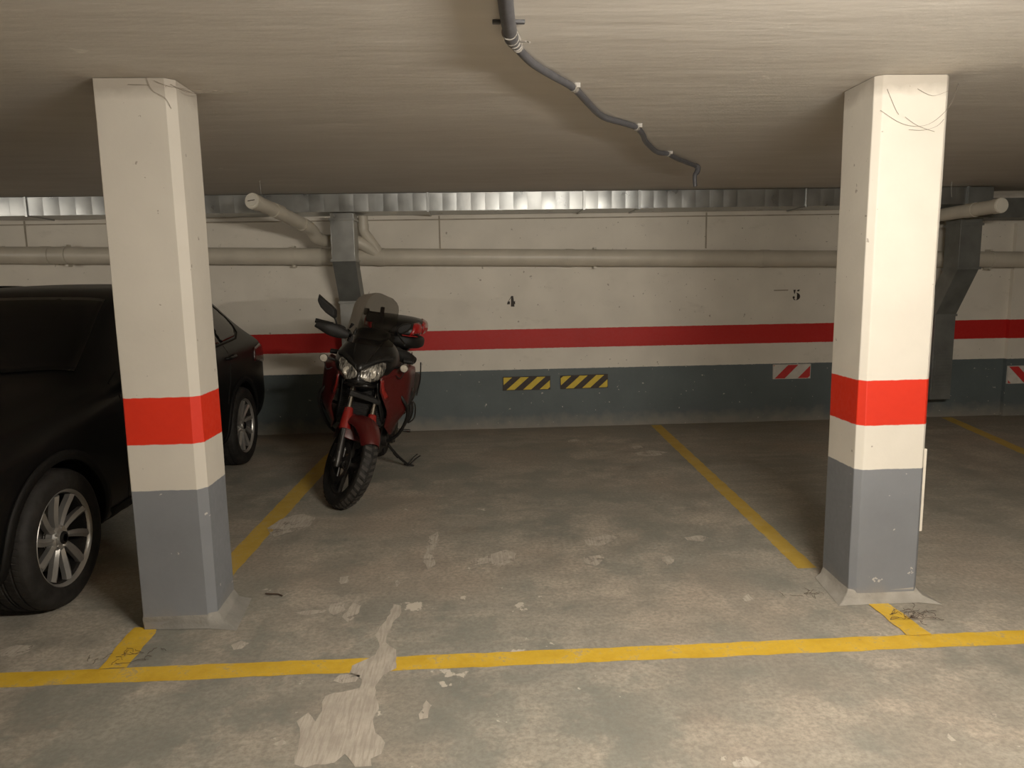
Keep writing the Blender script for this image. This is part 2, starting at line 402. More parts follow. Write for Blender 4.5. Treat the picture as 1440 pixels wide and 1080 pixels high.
# painted floor lines (each a painted strip of the floor)
def strip(name, pts, m, z=.001, jag=.0, seg=.06):
    bm = B(); out = []
    n = len(pts)
    for i in range(n):
        a, b = Vector(pts[i]), Vector(pts[(i+1)%n]); k = max(1, int((b-a).length/seg)); nn = Vector((-(b-a).y, (b-a).x)).normalized()
        for j in range(k):
            p = a.lerp(b, j/k) + nn*random.uniform(-jag, jag); out.append((p.x, p.y))
    bm.faces.new([bm.verts.new((x, y, z)) for x, y in out]); bmesh.ops.triangulate(bm, faces=bm.faces)
    return obj(name, bm, m, floor, smooth=False)
strip('painted_line', [(-12, 2.813), (11, 2.813), (11, 2.929), (-12, 2.929)], M_yellow, jag=.004)
strip('painted_line', [(-1.53, 3.60), (-1.40, 3.60), (-1.325, 6.35), (-1.27, 7.70), (-1.41, 7.70), (-1.472, 6.35)], M_yellow2, jag=.004)
strip('painted_line', [(1.745, 3.70), (1.853, 3.70), (2.017, 7.70), (1.905, 7.70)], M_yellow2, jag=.004)
strip('painted_line', [(4.66, 5.2), (4.78, 5.2), (5.33, 7.69), (5.21, 7.69)], M_yellow2, jag=.004)
strip('painted_line', [(-1.655, 3.29), (-1.54, 3.29), (-1.52, 2.92), (-1.64, 2.92)], M_yellow, z=.0045, jag=.01)
strip('painted_line', [(1.885, 3.30), (1.985, 3.30), (2.005, 2.92), (1.895, 2.92)], M_yellow, z=.0045, jag=.006)
CAM_H = 1.6
FPX, PITCH, YAW, ROLL = 1007.28, .1419, .0484, .0172
def jagged(pts, amp, z, mlen=.03):
    out = []; n = len(pts)
    for i in range(n):
        a, b = Vector(pts[i]), Vector(pts[(i+1)%n]); k = max(1, int((b-a).length/mlen))
        nn = Vector((-(b-a).y, (b-a).x)).normalized() if (b-a).length else Vector((0,0))
        for j in range(k):
            p = a.lerp(b, j/k) + nn*random.uniform(-amp, amp); out.append((p.x, p.y))
    bm = B(); bm.faces.new([bm.verts.new((x, y, z)) for x, y in out]); bmesh.ops.triangulate(bm, faces=bm.faces)
    return bm
PATCHES = [[(-0.451, 3.443), (-0.417, 3.424), (-0.399, 3.345), (-0.422, 3.272), (-0.437, 3.201), (-0.446, 3.107), (-0.446, 3.054), (-0.391, 2.987), (-0.371, 2.832), (-0.415, 2.78), (-0.434, 2.729), (-0.437, 2.668), (-0.406, 2.578), (-0.414, 2.479), (-0.393, 2.401), (-0.357, 2.338), (-0.362, 2.281), (-0.397, 2.254), (-0.386, 2.213), (-0.439, 2.217), (-0.49, 2.29), (-0.515, 2.248), (-0.606, 2.229), (-0.643, 2.246), (-0.659, 2.322), (-0.671, 2.402), (-0.697, 2.488), (-0.672, 2.539), (-0.626, 2.482), (-0.621, 2.549), (-0.636, 2.606), (-0.627, 2.653), (-0.569, 2.673), (-0.503, 2.693), (-0.504, 2.756), (-0.559, 2.808), (-0.561, 2.87), (-0.515, 2.901), (-0.468, 2.956), (-0.471, 3.05), (-0.498, 3.131), (-0.478, 3.233), (-0.46, 3.305)], [(-0.776, 3.456), (-0.751, 3.51), (-0.702, 3.473), (-0.681, 3.4), (-0.728, 3.35), (-0.76, 3.376)], [(-0.785, 3.808), (-0.741, 3.823), (-0.728, 3.727), (-0.767, 3.712)], [(-0.689, 3.324), (-0.664, 3.422), (-0.652, 3.518), (-0.611, 3.441), (-0.615, 3.333), (-0.65, 3.262)], [(-0.923, 3.39), (-0.845, 3.414), (-0.774, 3.408), (-0.785, 3.378), (-0.866, 3.355)], [(-0.073, 3.965), (0.053, 4.063), (0.149, 4.134), (0.205, 4.06), (0.182, 3.942), (0.109, 3.875), (0.05, 3.933), (-0.04, 3.91)], [(-0.337, 4.122), (-0.329, 4.4), (-0.28, 4.487), (-0.263, 4.33), (-0.296, 4.141), (-0.268, 3.931), (-0.305, 3.883), (-0.341, 3.99)], [(-1.423, 4.654), (-1.382, 4.853), (-1.263, 4.964), (-1.15, 4.859), (-1.145, 4.683), (-1.242, 4.582), (-1.334, 4.498)], [(0.64, 4.243), (0.781, 4.33), (0.894, 4.306), (0.815, 4.226), (0.737, 4.136), (0.643, 4.145)], [(0.59, 3.968), (0.705, 4.002), (0.708, 3.925), (0.643, 3.836), (0.592, 3.872)], [(1.041, 3.926), (1.106, 3.953), (1.097, 3.857), (1.051, 3.809), (1.024, 3.832)], [(1.264, 4.232), (1.376, 4.259), (1.412, 4.218), (1.355, 4.149), (1.267, 4.182)], [(-2.173, 3.133), (-2.12, 3.174), (-2.034, 3.16), (-2.031, 3.103), (-2.068, 3.063), (-2.136, 3.075)], [(-1.133, 3.086), (-1.107, 3.122), (-1.055, 3.098), (-1.079, 3.056), (-1.107, 3.046)], [(1.449, 6.451), (1.619, 6.545), (1.762, 6.442), (1.63, 6.319), (1.464, 6.312)], [(1.472, 6.711), (1.567, 6.761), (1.573, 6.639), (1.474, 6.592)], [(0.895, 7.069), (1.004, 7.122), (1.012, 7.021), (0.897, 6.971)], [(1.828, 2.346), (1.871, 2.342), (1.86, 2.313), (1.823, 2.303)], [(0.819, 2.148), (0.876, 2.173), (0.908, 2.142), (0.884, 2.119), (0.819, 2.124)], [(0.786, 2.18), (0.806, 2.182), (0.804, 2.16), (0.781, 2.158)], [(1.619, 2.24), (1.624, 2.224), (1.625, 2.2), (1.606, 2.197), (1.609, 2.221)], [(-0.754, 2.364), (-0.722, 2.385), (-0.701, 2.36), (-0.727, 2.346)], [(-0.247, 2.497), (-0.227, 2.588), (-0.208, 2.553), (-0.214, 2.472), (-0.239, 2.466)], [(-0.475, 3.723), (-0.459, 3.75), (-0.442, 3.701), (-0.459, 3.648)], [(1.299, 3.347), (1.355, 3.409), (1.358, 3.342), (1.314, 3.322)], [(-0.601, 2.795), (-0.551, 2.813), (-0.509, 2.788), (-0.524, 2.736), (-0.58, 2.73), (-0.613, 2.754)]]
for i, pts in enumerate(PATCHES):
    obj('bare_patch', jagged(pts, .006, .0016+.0001*(i%5)), M_patch_solid if i == 0 else M_patch, floor, smooth=False)

# stencilled bay numbers, painted on the wall
def number(name, polys, x, z, s, label):
    bm = B()
    for k, p in enumerate(polys):
        bm.faces.new([bm.verts.new((x+a*s, D-.0015-.0002*k, z+b*s)) for a, b in p])
    bmesh.ops.triangulate(bm, faces=bm.faces)
    o = obj(name, bm, M_black_ink, wall_back, smooth=False); o['label'] = label
def circ(cx, cy, r, n=14): return [(cx+r*cos(2*pi*k/n), cy+r*sin(2*pi*k/n)) for k in range(n)]
four = [[(5.2,.0),(10,0),(8.7,1.1),(8.5,1.3),(8.5,14),(5.6,14),(5.4,13),(5.4,1.3)], [(0,3.4),(.6,3.2),(3.9,3.2),(4.1,7),(1.2,7)],
        [(1.6,7),(2.3,7),(5.3,11.5),(5.3,13)], [(8.5,3.2),(10.9,3.2),(10.9,7.8),(9.9,7),(8.5,6.8)]]
number('painted_number', four, .335, 1.333, .0082, 'black stencilled numeral 4')
cres = [(4.9+5.6*cos(R(a)), 5.0+5.0*sin(R(a))) for a in range(95, -101, -15)] + [(5.4+1.9*cos(R(a)), 5.0+4.2*sin(R(a))) for a in range(-90, 91, 18)]
five = [[(.9,14),(4.4,14),(3.6,11),(2.8,8.2),(2.2,8.6),(1.5,11)], [(5.2,12.2),(7,14),(9.6,14.2),(9.2,12.2),(8,11.6)], cres, circ(1.7,3.9,1.6), [(.6,2.6),(2.6,2.2),(4.2,.1),(3.4,-.1),(1.6,.9)]]
number('painted_number', five, 3.470, 1.345, .0082, 'black stencilled numeral 5')
obj('wall_smudge', box(B(), 3.26, 3.42, D-.0012, D, 1.450, 1.463), M_joint, wall_back, smooth=False)

# ------------------------------------------------------------------ pillars
def pillar(label, x0, x1, y0, y1, cl, cr, skirt, pm, sm_):
    t = empty('concrete_pillar', ((x0+x1)/2, (y0+y1)/2, 0)); tag(t, label, 'pillar')
    hx, hy = (x1-x0)/2, (y1-y0)/2
    out = [(-hx+cl, -hy), (hx-cr, -hy), (hx, -hy+cr), (hx, hy-.02), (hx-.02, hy), (-hx+.02, hy), (-hx, hy-.02), (-hx, -hy+cl)]
    rings = []
    zs = [0, .2, .5, .8, 1.1, 1.4, 1.7, 2.0, 2.3, ZC-.002]
    for z in zs:
        rings.append([(x + random.uniform(-.0012,.0012), y + random.uniform(-.0012,.0012), z) for x, y in out])
    obj('shaft', loft(B(), rings), pm, t, bevel=.003, angle=20)
    if skirt:
        sk = []
        for z, g in [(0, .09), (.012, .07), (.03, .03), (.055, .008), (.075, -.004)]:
            r = []
            for i, (x, y) in enumerate(out):
                l = math.hypot(x, y); gg = g*skirt[i]
                r.append((x + x/l*gg*1.3+random.uniform(-.006,.006), y + y/l*gg*1.3+random.uniform(-.006,.006), z))
            sk.append(r)
        obj('mortar_skirt', loft(B(), sk), sm_, t, sub=0, bevel=.004)
    return t
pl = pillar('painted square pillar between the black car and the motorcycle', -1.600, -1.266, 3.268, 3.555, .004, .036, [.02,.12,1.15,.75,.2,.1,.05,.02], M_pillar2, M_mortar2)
pr = pillar('brightly lit painted square pillar with a white strip on its right side', 1.808, 2.150, 3.256, 3.565, .028, .022, [.25,.3,1.0,.8,.3,.2,.3,.75], M_pillar, M_mortar)
o = obj('edge_strip', box(B(), 2.151, 2.192, 3.32, 3.50, .335, .755), M_whitepl, None, bevel=.003, smooth=False)
o.name = 'protector_strip'; tag(o, 'white plastic protector board fixed to the right side of the bright pillar', 'board')

# debris and webs
def tangle(name, c, n, rad, h, r, m, label, cat, kind='stuff', flat=True):
    bm = B()
    for _ in range(n):
        a = random.uniform(0, 2*pi); p = Vector((c[0]+random.gauss(0, rad), c[1]+random.gauss(0, rad*.5), c[2]))
        pts = [p]
        for k in range(4):
            a += random.uniform(-.9, .9); p = p + Vector((cos(a)*.017, sin(a)*.012, 0)); pts.append(Vector((p.x, p.y, c[2] + random.uniform(0, h))))
        tube(bm, pts, r, 4, 3)
    o = obj(name, bm, m); tag(o, label, cat, kind=kind); return o
tangle('root_debris', (2.04, 3.08, .010), 26, .06, .012, .0012, M_root, 'dry brown root debris in front of the bright right pillar', 'debris')
tangle('root_debris', (1.66, 3.36, .004), 10, .06, .006, .0009, M_root, 'thin dry debris on the floor left of the bright right pillar', 'debris')
tangle('root_debris', (-1.58, 3.02, .006), 16, .06, .008, .001, M_root, 'dry brown debris on the floor in front of the left pillar', 'debris')
tw = obj('dry_twig', tube(B(), [(-1.135,3.62,.006),(-1.10,3.60,.012),(-1.07,3.605,.008),(-1.04,3.585,.006)], .004, 6, 3), M_root)
tag(tw, 'short dark dry twig on the floor right of the left pillar', 'twig')
def web(c, pts_list, r, m, label):
    bm = B()
    for p in pts_list: tube(bm, p, r, 4, 4)
    o = obj('cobweb', bm, m); tag(o, label, 'cobweb', kind='stuff')
web(0, [[(1.825,3.251,2.33),(1.93,3.249,2.27),(2.03,3.249,2.262),(2.10,3.249,2.30),(2.15,3.25,2.36),(2.21,3.3,2.455)],
        [(1.96,3.249,2.245),(2.03,3.249,2.243),(2.09,3.249,2.26),(2.12,3.249,2.29)], [(1.94,3.249,2.30),(2.0,3.249,2.262),(2.08,3.249,2.236)],
        [(1.85,3.249,2.42),(1.89,3.249,2.34),(1.91,3.249,2.31)], [(1.99,3.249,2.42),(2.06,3.249,2.39),(2.13,3.249,2.41)]], .0009, M_web, 'dusty brown cobweb sagging across the top of the bright right pillar')
web(0, [[(-1.37,3.262,2.48),(-1.35,3.262,2.43),(-1.30,3.262,2.40),(-1.285,3.28,2.36)], [(-1.34,3.262,2.47),(-1.28,3.28,2.45),(-1.2,3.42,2.47),(-1.02,3.5,2.48)],
        [(-1.45,3.262,2.455),(-1.36,3.262,2.452)], [(-1.28,3.28,2.46),(-1.22,3.35,2.44),(-1.12,3.44,2.475)]], .0011, M_web, 'dusty cobweb at the top corner of the left pillar')
web(0, [[(-1.80,6.35,2.484),(-1.799,6.35,2.42),(-1.797,6.35,2.37)]], .0012, M_webpale, 'pale strand hanging from the ceiling above the left capped pipe')
web(0, [[(4.62,6.9,2.484),(4.622,6.9,2.41),(4.63,6.9,2.34)]], .0015, M_webpale, 'pale strand hanging from the ceiling above the right capped pipe')

# ------------------------------------------------------------------ hazard plates
def clip(poly, x0, x1, z0, z1):
    def cut(P, f, inter):
        out = []
        for i in range(len(P)):
            a, b = P[i], P[(i+1)%len(P)]
            if f(a): out.append(a)
            if f(a) != f(b): out.append(inter(a, b))
        return out
    def ix(x): return lambda a, b: (x, a[1]+(b[1]-a[1])*(x-a[0])/(b[0]-a[0]))
    def iz(z): return lambda a, b: (a[0]+(b[0]-a[0])*(z-a[1])/(b[1]-a[1]), z)
    for f, g in [(lambda p: p[0] >= x0, ix(x0)), (lambda p: p[0] <= x1, ix(x1)), (lambda p: p[1] >= z0, iz(z0)), (lambda p: p[1] <= z1, iz(z1))]:
        if poly: poly = cut(poly, f, g)
    return poly
def plate(x0, x1, z0, z1, y, base, strp, period, wid, slant, phase, label, name, tilt=0., inset=.006):
    bm = B(); box(bm, 0, x1-x0, y-.02, y, 0, z1-z0, 0); h = z1-z0; w = x1-x0
    k = -4
    while k*period+phase < w+.1:
        a = k*period+phase
        p = clip([(a, 0), (a+wid, 0), (a+wid+h*slant, h), (a+h*slant, h)], inset, w-inset, inset, h-inset)
        if p and len(p) > 2:
            f = bm.faces.new([bm.verts.new((u, y-.0208, v)) for u, v in p]); f.material_index = 1
        k += 1
    o = obj(name, bm, base, None, smooth=False, mats=[base, strp]); o.location = (x0, 0, z0); o.rotation_euler = (0, tilt, 0)
    tag(o, label, 'bumper pad'); return o
plate(.276, .795, .424, .573, D, M_plate_dark, M_plate_yel, .182, .088, 1.15, .03, 'yellow and black striped bumper pad below the number 4, nearer the motorcycle', 'striped_bumper_pad')
plate(.905, 1.430, .424, .573, D, M_plate_dark, M_plate_yel, .182, .088, 1.15, .05, 'yellow and black striped bumper pad on the wall, farther from the motorcycle', 'striped_bumper_pad', tilt=-.012)
plate(3.275, 3.700, .478, .640, D, M_plate_wht, M_plate_red, .262, .115, 1.0, .012, 'red and white striped bumper pad on the wall below the number 5', 'striped_bumper_pad')
o = plate(5.94, 6.36, .37, .57, D-.05, M_plate_wht, M_plate_red, .262, .11, -1., .20, 'red and white striped bumper pad at the far right edge, on the wall pier', 'striped_bumper_pad')

# ------------------------------------------------------------------ ventilation duct
def duct_run(root, x0, x1, z0, z1, yf, yb, step=.145, amp=.0019, m=M_galv):
    """one duct length: front sheet folded with shallow cross breaks"""
    bm = B(); n = max(1, round((x1-x0)/step)); xs = [x0+(x1-x0)*i/n for i in range(n+1)]
    box(bm, x0, x1, yf+.006, yb, z0, z1)
    zc = (z0+z1)/2
    for i in range(n):
        a, b = xs[i], xs[i+1]; j = amp*random.uniform(.5, 1.3); tl = random.uniform(-.6, .6)*amp; vt = random.uniform(-.5, 1.)*amp
        q = 8; grid = [[bm.verts.new((a+.0008+(b-a-.0016)*u/q, yf+.002-j*(1-(2*u/q-1)**2)+tl*(u/q-.5)-vt*(1-(2*v/5-1)**2), z0+.003+(z1-z0-.006)*v/5)) for u in range(q+1)] for v in range(6)]
        for v in range(5):
            for u in range(q): bm.faces.new([grid[v][u], grid[v][u+1], grid[v+1][u+1], grid[v+1][u]])
    o = obj('duct_section', bm, m, root, smooth=True, angle=30); return o
def flange(root, x, z0, z1, yf, yb, m=M_galv, name='flange', hw=.012):
    bm = B(); box(bm, x-hw, x+hw, yf-.014, yf+.02, z0-.012, z1+.004); box(bm, x-hw, x+hw, yf+.02, yb, z0-.012, z0+.004)
    return obj(name, bm, m, root, smooth=False, bevel=.002)
dt = empty('ventilation_duct', (0, 7.45, 2.39)); tag(dt, 'long galvanised ventilation duct running under the ceiling along the back wall', 'duct')
inv = Matrix.Translation((0, -7.45, -2.39))
YF, YBK = 7.26, 7.70; Z0, Z1 = 2.306, 2.478
cuts = [-12.9, -9.2, -6.1, -4.28, -2.9, -.447, 1.10, 1.655, 3.36, 5.05]
kids = []
for a, b in zip(cuts[:-1], cuts[1:]):
    kids.append(duct_run(dt, a+.004, b-.004, Z0, Z1, YF, YBK)); kids.append(flange(dt, b, Z0, Z1, YF, YBK))
bm = B(); box(bm, 5.03, 5.30, YF-.02, YBK, 2.17, 2.474); kids.append(obj('junction_box', bm, M_galvdark, dt, smooth=False, bevel=.004))
for a, b in [(5.31, 6.6), (6.62, 11.9)]: kids.append(duct_run(dt, a, b, 2.17, 2.372, 7.34, YBK, m=M_galvdark))
for k in kids: k.matrix_parent_inverse = inv

def drop(label, x0, x1, yf, z_top, z_mid, z_low, yl, m):
    t = empty('duct_drop', ((x0+x1)/2, 7.6, .25)); tag(t, label, 'duct')
    X0, X1 = x0-(x0+x1)/2, x1-(x0+x1)/2; oy = 7.6; oz = .25; th = .24
    def ring(y0, y1, z): return [(X0, y0-oy, z-oz), (X1, y0-oy, z-oz), (X1, y1-oy, z-oz), (X0, y1-oy, z-oz)]
    obj('upper_section', loft(B(), [ring(yf, yf+th, z_mid), ring(yf, yf+th, z_top)]), M_galv if m is None else m, t, smooth=False, bevel=.003)
    obj('offset_section', loft(B(), [ring(yl, yl+th, z_low), ring(yf, yf+th, z_mid)]), M_galvdark, t, smooth=False, bevel=.003)  # darker steel paints in the shade of the downward-facing section
    obj('lower_section', loft(B(), [ring(yl, yl+th, .25), ring(yl, yl+th, z_low)]), M_galv if m is None else m, t, smooth=False, bevel=.003)
    for z, y in [(z_top-.06, yf), (z_mid, yf), (z_low, yl)]:
        bm = B(); box(bm, X0-.012, X1+.012, y-.012-oy, y+th+.012-oy, z-.012-oz, z+.012-oz); obj('flange', bm, M_galv if m is None else M_galvdark, t, smooth=False, bevel=.002)
    bm = B(); box(bm, X0+.015, X1-.015, yl-oy-.012, yl-oy, .10, .52)
    for k in range(11): box(bm, X0+.03, X1-.03, yl-oy-.02, yl-oy-.010, .13+k*.035, .145+k*.035)
    obj('grille', bm, M_galvdark, t, smooth=False)
    return t
drop('galvanised duct drop going down the wall behind the motorcycle', -1.392, -1.168, 7.18, 2.288, 1.835, 1.42, 7.47, None)
drop('dark galvanised duct drop with an offset, right of the bright pillar', 4.915, 5.14, 7.15, 2.155, 1.655, 1.165, 7.46, M_galvdark)

# ------------------------------------------------------------------ drain pipes
pp = empty('drain_pipe', (0, 7.6, 1.85)); tag(pp, 'long cream plastic drain pipe running along the back wall below the duct', 'pipe')
def pz(x): return (1.86 - .0195*x)
PY = 7.632 - 7.6; PR = .087
bm = B(); tube(bm, [(x, PY, pz(x)-1.85) for x in (-12.95, -6, -3, 0, 3, 6, 11.95)], PR, 24); obj('pipe_run', bm, M_pvc, pp)
for x in (-4.35, -.98, -1.62, 1.0, 3.1, 4.6, 6.4):
    bm = B(); tube(bm, [(x-.045, PY, pz(x-.045)-1.85), (x+.045, PY, pz(x+.045)-1.85)], PR+.005, 24); obj('socket', bm, M_pvc, pp)
for x in (-4.15, -1.87, 1.27, -6.6, 4.4, 5.6):
    bm = B(); z = pz(x)-1.85
    lathe(bm, [(-.012, PR+.002), (.012, PR+.002), (.012, PR+.007), (-.012, PR+.007)], 'x', 24, (x, PY, z))
    box(bm, x-.014, x+.014, PY-.014, PY+.07, z+PR, z+PR+.022); box(bm, x-.014, x+.014, PY-.014, PY+.07, z-PR-.024, z-PR)
    obj('pipe_clamp', bm, M_pvc, pp)
def branch(label, pts, rad, cap, steps=5, slot=True, collars=()):
    c = Vector((0, 7.6, 1.85)); q = [Vector(p)-c for p in pts]
    t = obj('branch_pipe', tube(B(), q, rad, 24, steps), M_pvc, pp); t['label'] = label
    for a, b in collars:
        obj('socket', tube(B(), [Vector(a)-c, Vector(b)-c], rad+.005, 24), M_pvc, t)
    if cap:
        d = (q[0]-q[1]).normalized(); obj('socket', tube(B(), [q[0]-d*.075, q[0]], rad+.006, 28), M_pvc, t)
        bm = tube(B(), [q[0], q[0]+d*.008], rad+.001, 28); tube(bm, [q[0]+d*.008, q[0]+d*.014], rad-.016, 24)
        obj('end_cap', bm, M_pvcend, t)
        if slot:
            sd = d.cross(Vector((0,0,1))).normalized(); u = sd.cross(d)
            b2 = B(); a = q[0]+d*.015
            vs = [b2.verts.new(a + sd*i*.034 + u*j*.004 + u*(-i*.004)) for i, j in [(-1,-1),(1,-1),(1,1),(-1,1)]]; b2.faces.new(vs)
            obj('plug_slot', b2, M_root, t, smooth=False)
    return t
branch('cream branch pipe with a slotted end cap, left of the duct drop', [(-1.862, 6.3, 2.312), (-1.79, 6.55, 2.275), (-1.655, 7.02, 2.19), (-1.585, 7.22, 2.135), (-1.56, 7.32, 2.065), (-1.50, 7.44, 2.04), (-1.38, 7.50, 2.045), (-1.22, 7.52, 2.04), (-1.10, 7.56, 1.98), (-.99, 7.62, 1.885)], .062, True, 6,
       collars=[((-1.775,6.60,2.267),(-1.74,6.72,2.25)), ((-1.64,7.06,2.18),(-1.60,7.18,2.15)), ((-1.44,7.487,2.043),(-1.37,7.50,2.045))])
branch('short cream riser pipe joining the drain pipe, right of the duct drop', [(-1.125, 7.52, 2.285), (-1.125, 7.52, 2.16), (-1.115, 7.53, 2.12), (-1.03, 7.58, 1.99), (-.965, 7.62, 1.87)], .050, False, 5, collars=[((-1.125,7.52,2.21),(-1.125,7.52,2.15))])
branch('cream branch pipe with a plain end cap, right of the bright pillar', [(4.835, 6.5, 2.216), (4.83, 6.7, 2.212), (4.81, 7.2, 2.205), (4.80, 7.45, 2.19), (4.78, 7.56, 2.10), (4.72, 7.60, 1.93), (4.66, 7.62, 1.80)], .064, True, 5, slot=False, collars=[((4.825,6.82,2.21),(4.82,6.94,2.208))])

# ------------------------------------------------------------------ ceiling cable
cz = ZC-.020
cab = [(.17,2.79),(.205,2.90),(.261,3.029),(.357,3.197),(.468,3.386),(.577,3.668),(.70,3.95),(.849,4.128),(.946,4.24),(1.03,4.44),(1.10,4.66),(1.238,4.975),(1.30,5.06),(1.363,5.114),(1.46,5.27),(1.555,5.413),(1.72,5.64)]
ct = empty('ceiling_cable', (.17, 2.79, cz)); tag(ct, 'grey sheathed cable snaking along the ceiling between the pillars', 'cable')
def rel(p): return (p[0]-.17, p[1]-2.79, p[2]-cz)
obj('cable', tube(B(), [rel((x, y, cz + random.uniform(-.004,.001))) for x, y in cab], .0165, 12, 4), M_conduit, ct)
obj('cable_tail', tube(B(), [rel(p) for p in [(1.72,5.64,cz),(1.745,5.65,cz-.015),(1.735,5.64,cz-.05),(1.715,5.63,cz-.08),(1.72,5.63,cz-.16)]], [.018,.021,.021,.017,.015], 10, 4), M_conduit, ct)
for (x, y), (x2, y2) in [((.46,3.37),(.476,3.40)), ((.94,4.225),(.952,4.25)), ((1.36,5.105),(1.372,5.125))]:
    bm = tube(B(), [rel((x,y,cz)), rel((x2,y2,cz))], .0195, 14); box(bm, *[v for v in (x-.17+.01, x-.17+.035)], y-2.79-.006, y-2.79+.012, -.003, .018)
    obj('cable_clip', bm, M_wiretie, ct)
cd = empty('ceiling_conduit', (.13, 2.5, ZC)); tag(cd, 'thick dark grey conduit on the ceiling at the top edge of the frame', 'conduit')
obj('conduit_tube', tube(B(), [(-.12,-1.2,-.026),(-.05,-.6,-.026),(-.012,-.10,-.026),(.008,.10,-.026),(.022,.20,-.028),(.045,.29,-.024)], [.025,.025,.025,.025,.026,.019], 16, 4), M_conduit, cd)
for k, (x, y, r_) in enumerate([(.009,.13,.027), (.020,.19,.027), (.030,.225,.026), (.042,.27,.021), (.047,.292,.0195)]):
    obj('wire_tie', tube(B(), [(x, y-.002, -.027), (x+.001, y+.004, -.027)], r_+.001, 16), M_wiretie, cd)
for s in (-1, 1):
    bm = B(); box(bm, s*.028-.006+.005, s*.05+.006+.005 if s > 0 else s*.028+.004, .085, .105, -.012, -.001) if s > 0 else box(bm, -.05, -.022, .085, .105, -.012, -.001)
    obj('mounting_lug', bm, M_conduit, cd, bevel=.002)
obj('wire_end', tube(B(), [(.05,.22,-.03),(.07,.205,-.035),(.075,.215,-.03),(.085,.20,-.04)], .003, 6, 3), M_wiretie, cd)

# ------------------------------------------------------------------ lights (batten fittings behind the camera)
def batten(x, y, power, label, rot=0.):
    t = empty('batten_light', (x, y, ZC), (0, 0, rot)); tag(t, label, 'light', group='ceiling battens above the driving aisle')
    obj('housing', box(B(), -.62, .62, -.04, .04, -.255, -.17), M_batten, t, smooth=False, bevel=.006)
    for s in (-1, 1): obj('hanger', tube(B(), [(s*.4,0,-.17),(s*.4,0,-.001)], .006, 8), M_batten, t)
    for s in (-1, 1): obj('tube_holder', box(B(), s*.61-.01, s*.61+.01, -.02, .02, -.30, -.25), M_batten, t, smooth=False, bevel=.003)
    m = M_tube.copy(); m.node_tree.nodes['Principled BSDF'].inputs['Emission Strength'].default_value = power
    obj('tube', tube(B(), [(-.6,0,-.285),(.6,0,-.285)], .014, 12), m, t)
    return t
KEY = 880.
batten(1.30, .76, KEY, 'white batten light on the ceiling above the driving aisle', .15)
batten(-8.6, .9, KEY*.75, 'white batten light on the ceiling above the driving aisle', .1)
w = bpy.data.worlds.new('world'); SC.world = w; w.use_nodes = True
w.node_tree.nodes['Background'].inputs[0].default_value = (.05,.05,.05,1); w.node_tree.nodes['Background'].inputs[1].default_value = .1

# ------------------------------------------------------------------ black car (local: +x its left side, y back from the nose, z up)
car = empty('parked_car', (-3.025, 2.76, 0)); tag(car, 'black five door car parked nose out behind the left pillar', 'car')
ST = [ # y, w, zb, zbelt, ztop, wt
 (0.00, .60, .34, .74, .80, .42), (.04, .76, .27, .80, .88, .58), (.14, .85, .23, .84, .93, .66), (.32, .90, .22, .89, .98, .70), (.6, .925, .22, .93, 1.02, .72),
 (.95, .935, .22, .965, 1.06, .72), (1.25, .935, .22, 1.0, 1.09, .73), (1.42, .935, .22, 1.03, 1.12, .72), (1.65, .935, .22, 1.045, 1.29, .69), (1.9, .93, .22, 1.05, 1.45, .665),
 (2.15, .93, .22, 1.055, 1.575, .64), (2.5, .93, .22, 1.06, 1.62, .63), (3.0, .93, .22, 1.075, 1.635, .62), (3.5, .93, .22, 1.09, 1.62, .60), (3.9, .925, .23, 1.105, 1.575, .575),
 (4.15, .92, .25, 1.11, 1.50, .55), (4.35, .91, .27, 1.105, 1.38, .56), (4.5, .89, .30, 1.08, 1.22, .60), (4.60, .84, .34, 1.02, 1.09, .62), (4.66, .74, .40, .92, .98, .56)]
def car_ring(s):
    y, w, zb, zl, zt, wt = s; h = []
    h += [(w*.5, zb), (w*.88, zb+.01), (w*.975, zb+.10), (w, zb+.26), (w*.992, (zb+zl)/2+.07), (w*1.0, zl-.12), (w*.975, zl-.03), (w*.925, zl+.01)]
    a = (w*.925, zl+.01); b = (wt, zt-.045)
    for t in (.33, .67): h.append((a[0]+(b[0]-a[0])*t+.012*(zt-zl), a[1]+(b[1]-a[1])*t))
    h += [b, (wt*.86, zt-.012), (wt*.45, zt+.004)]
    return [(x, y, z) for x, z in h] + [(0, y, zt+.008)] + [(-x, y, z) for x, z in reversed(h)] + [(0, y, zb)]
bm = loft(B(), [car_ring(s) for s in ST])
body = obj('body', bm, M_carpaint, car, sub=2)
cb = bvh_of(body)
YFW, YRW, WR, TR = .84, 3.72, .243, .352
bc = B()
for y in (YFW, YRW):
    for s in (-1, 1): disc(bc, s*.62, s*1.2, .405, 'x', 48, (0, y, .345))
cut_me = bpy.data.meshes.new('arch'); bmesh.ops.recalc_face_normals(bc, faces=bc.faces)
# cut the wheel arches for real: evaluate subdivided body, subtract, keep the result as plain mesh
bc.to_mesh(cut_me); bc.free(); cutter = bpy.data.objects.new('arch', cut_me); COL.objects.link(cutter); cutter.parent = car
bo = body.modifiers.new('arch', 'BOOLEAN'); bo.operation = 'DIFFERENCE'; bo.object = cutter; bo.solver = 'EXACT'
bpy.context.view_layer.update(); dg = bpy.context.evaluated_depsgraph_get()
nm = bpy.data.meshes.new_from_object(body.evaluated_get(dg)); body.modifiers.clear(); body.data = nm
nm.polygons.foreach_set('use_smooth', [True]*len(nm.polygons)); nm.set_sharp_from_angle(angle=R(38))
bpy.data.objects.remove(cutter)
if not nm.materials: nm.materials.append(M_carpaint)

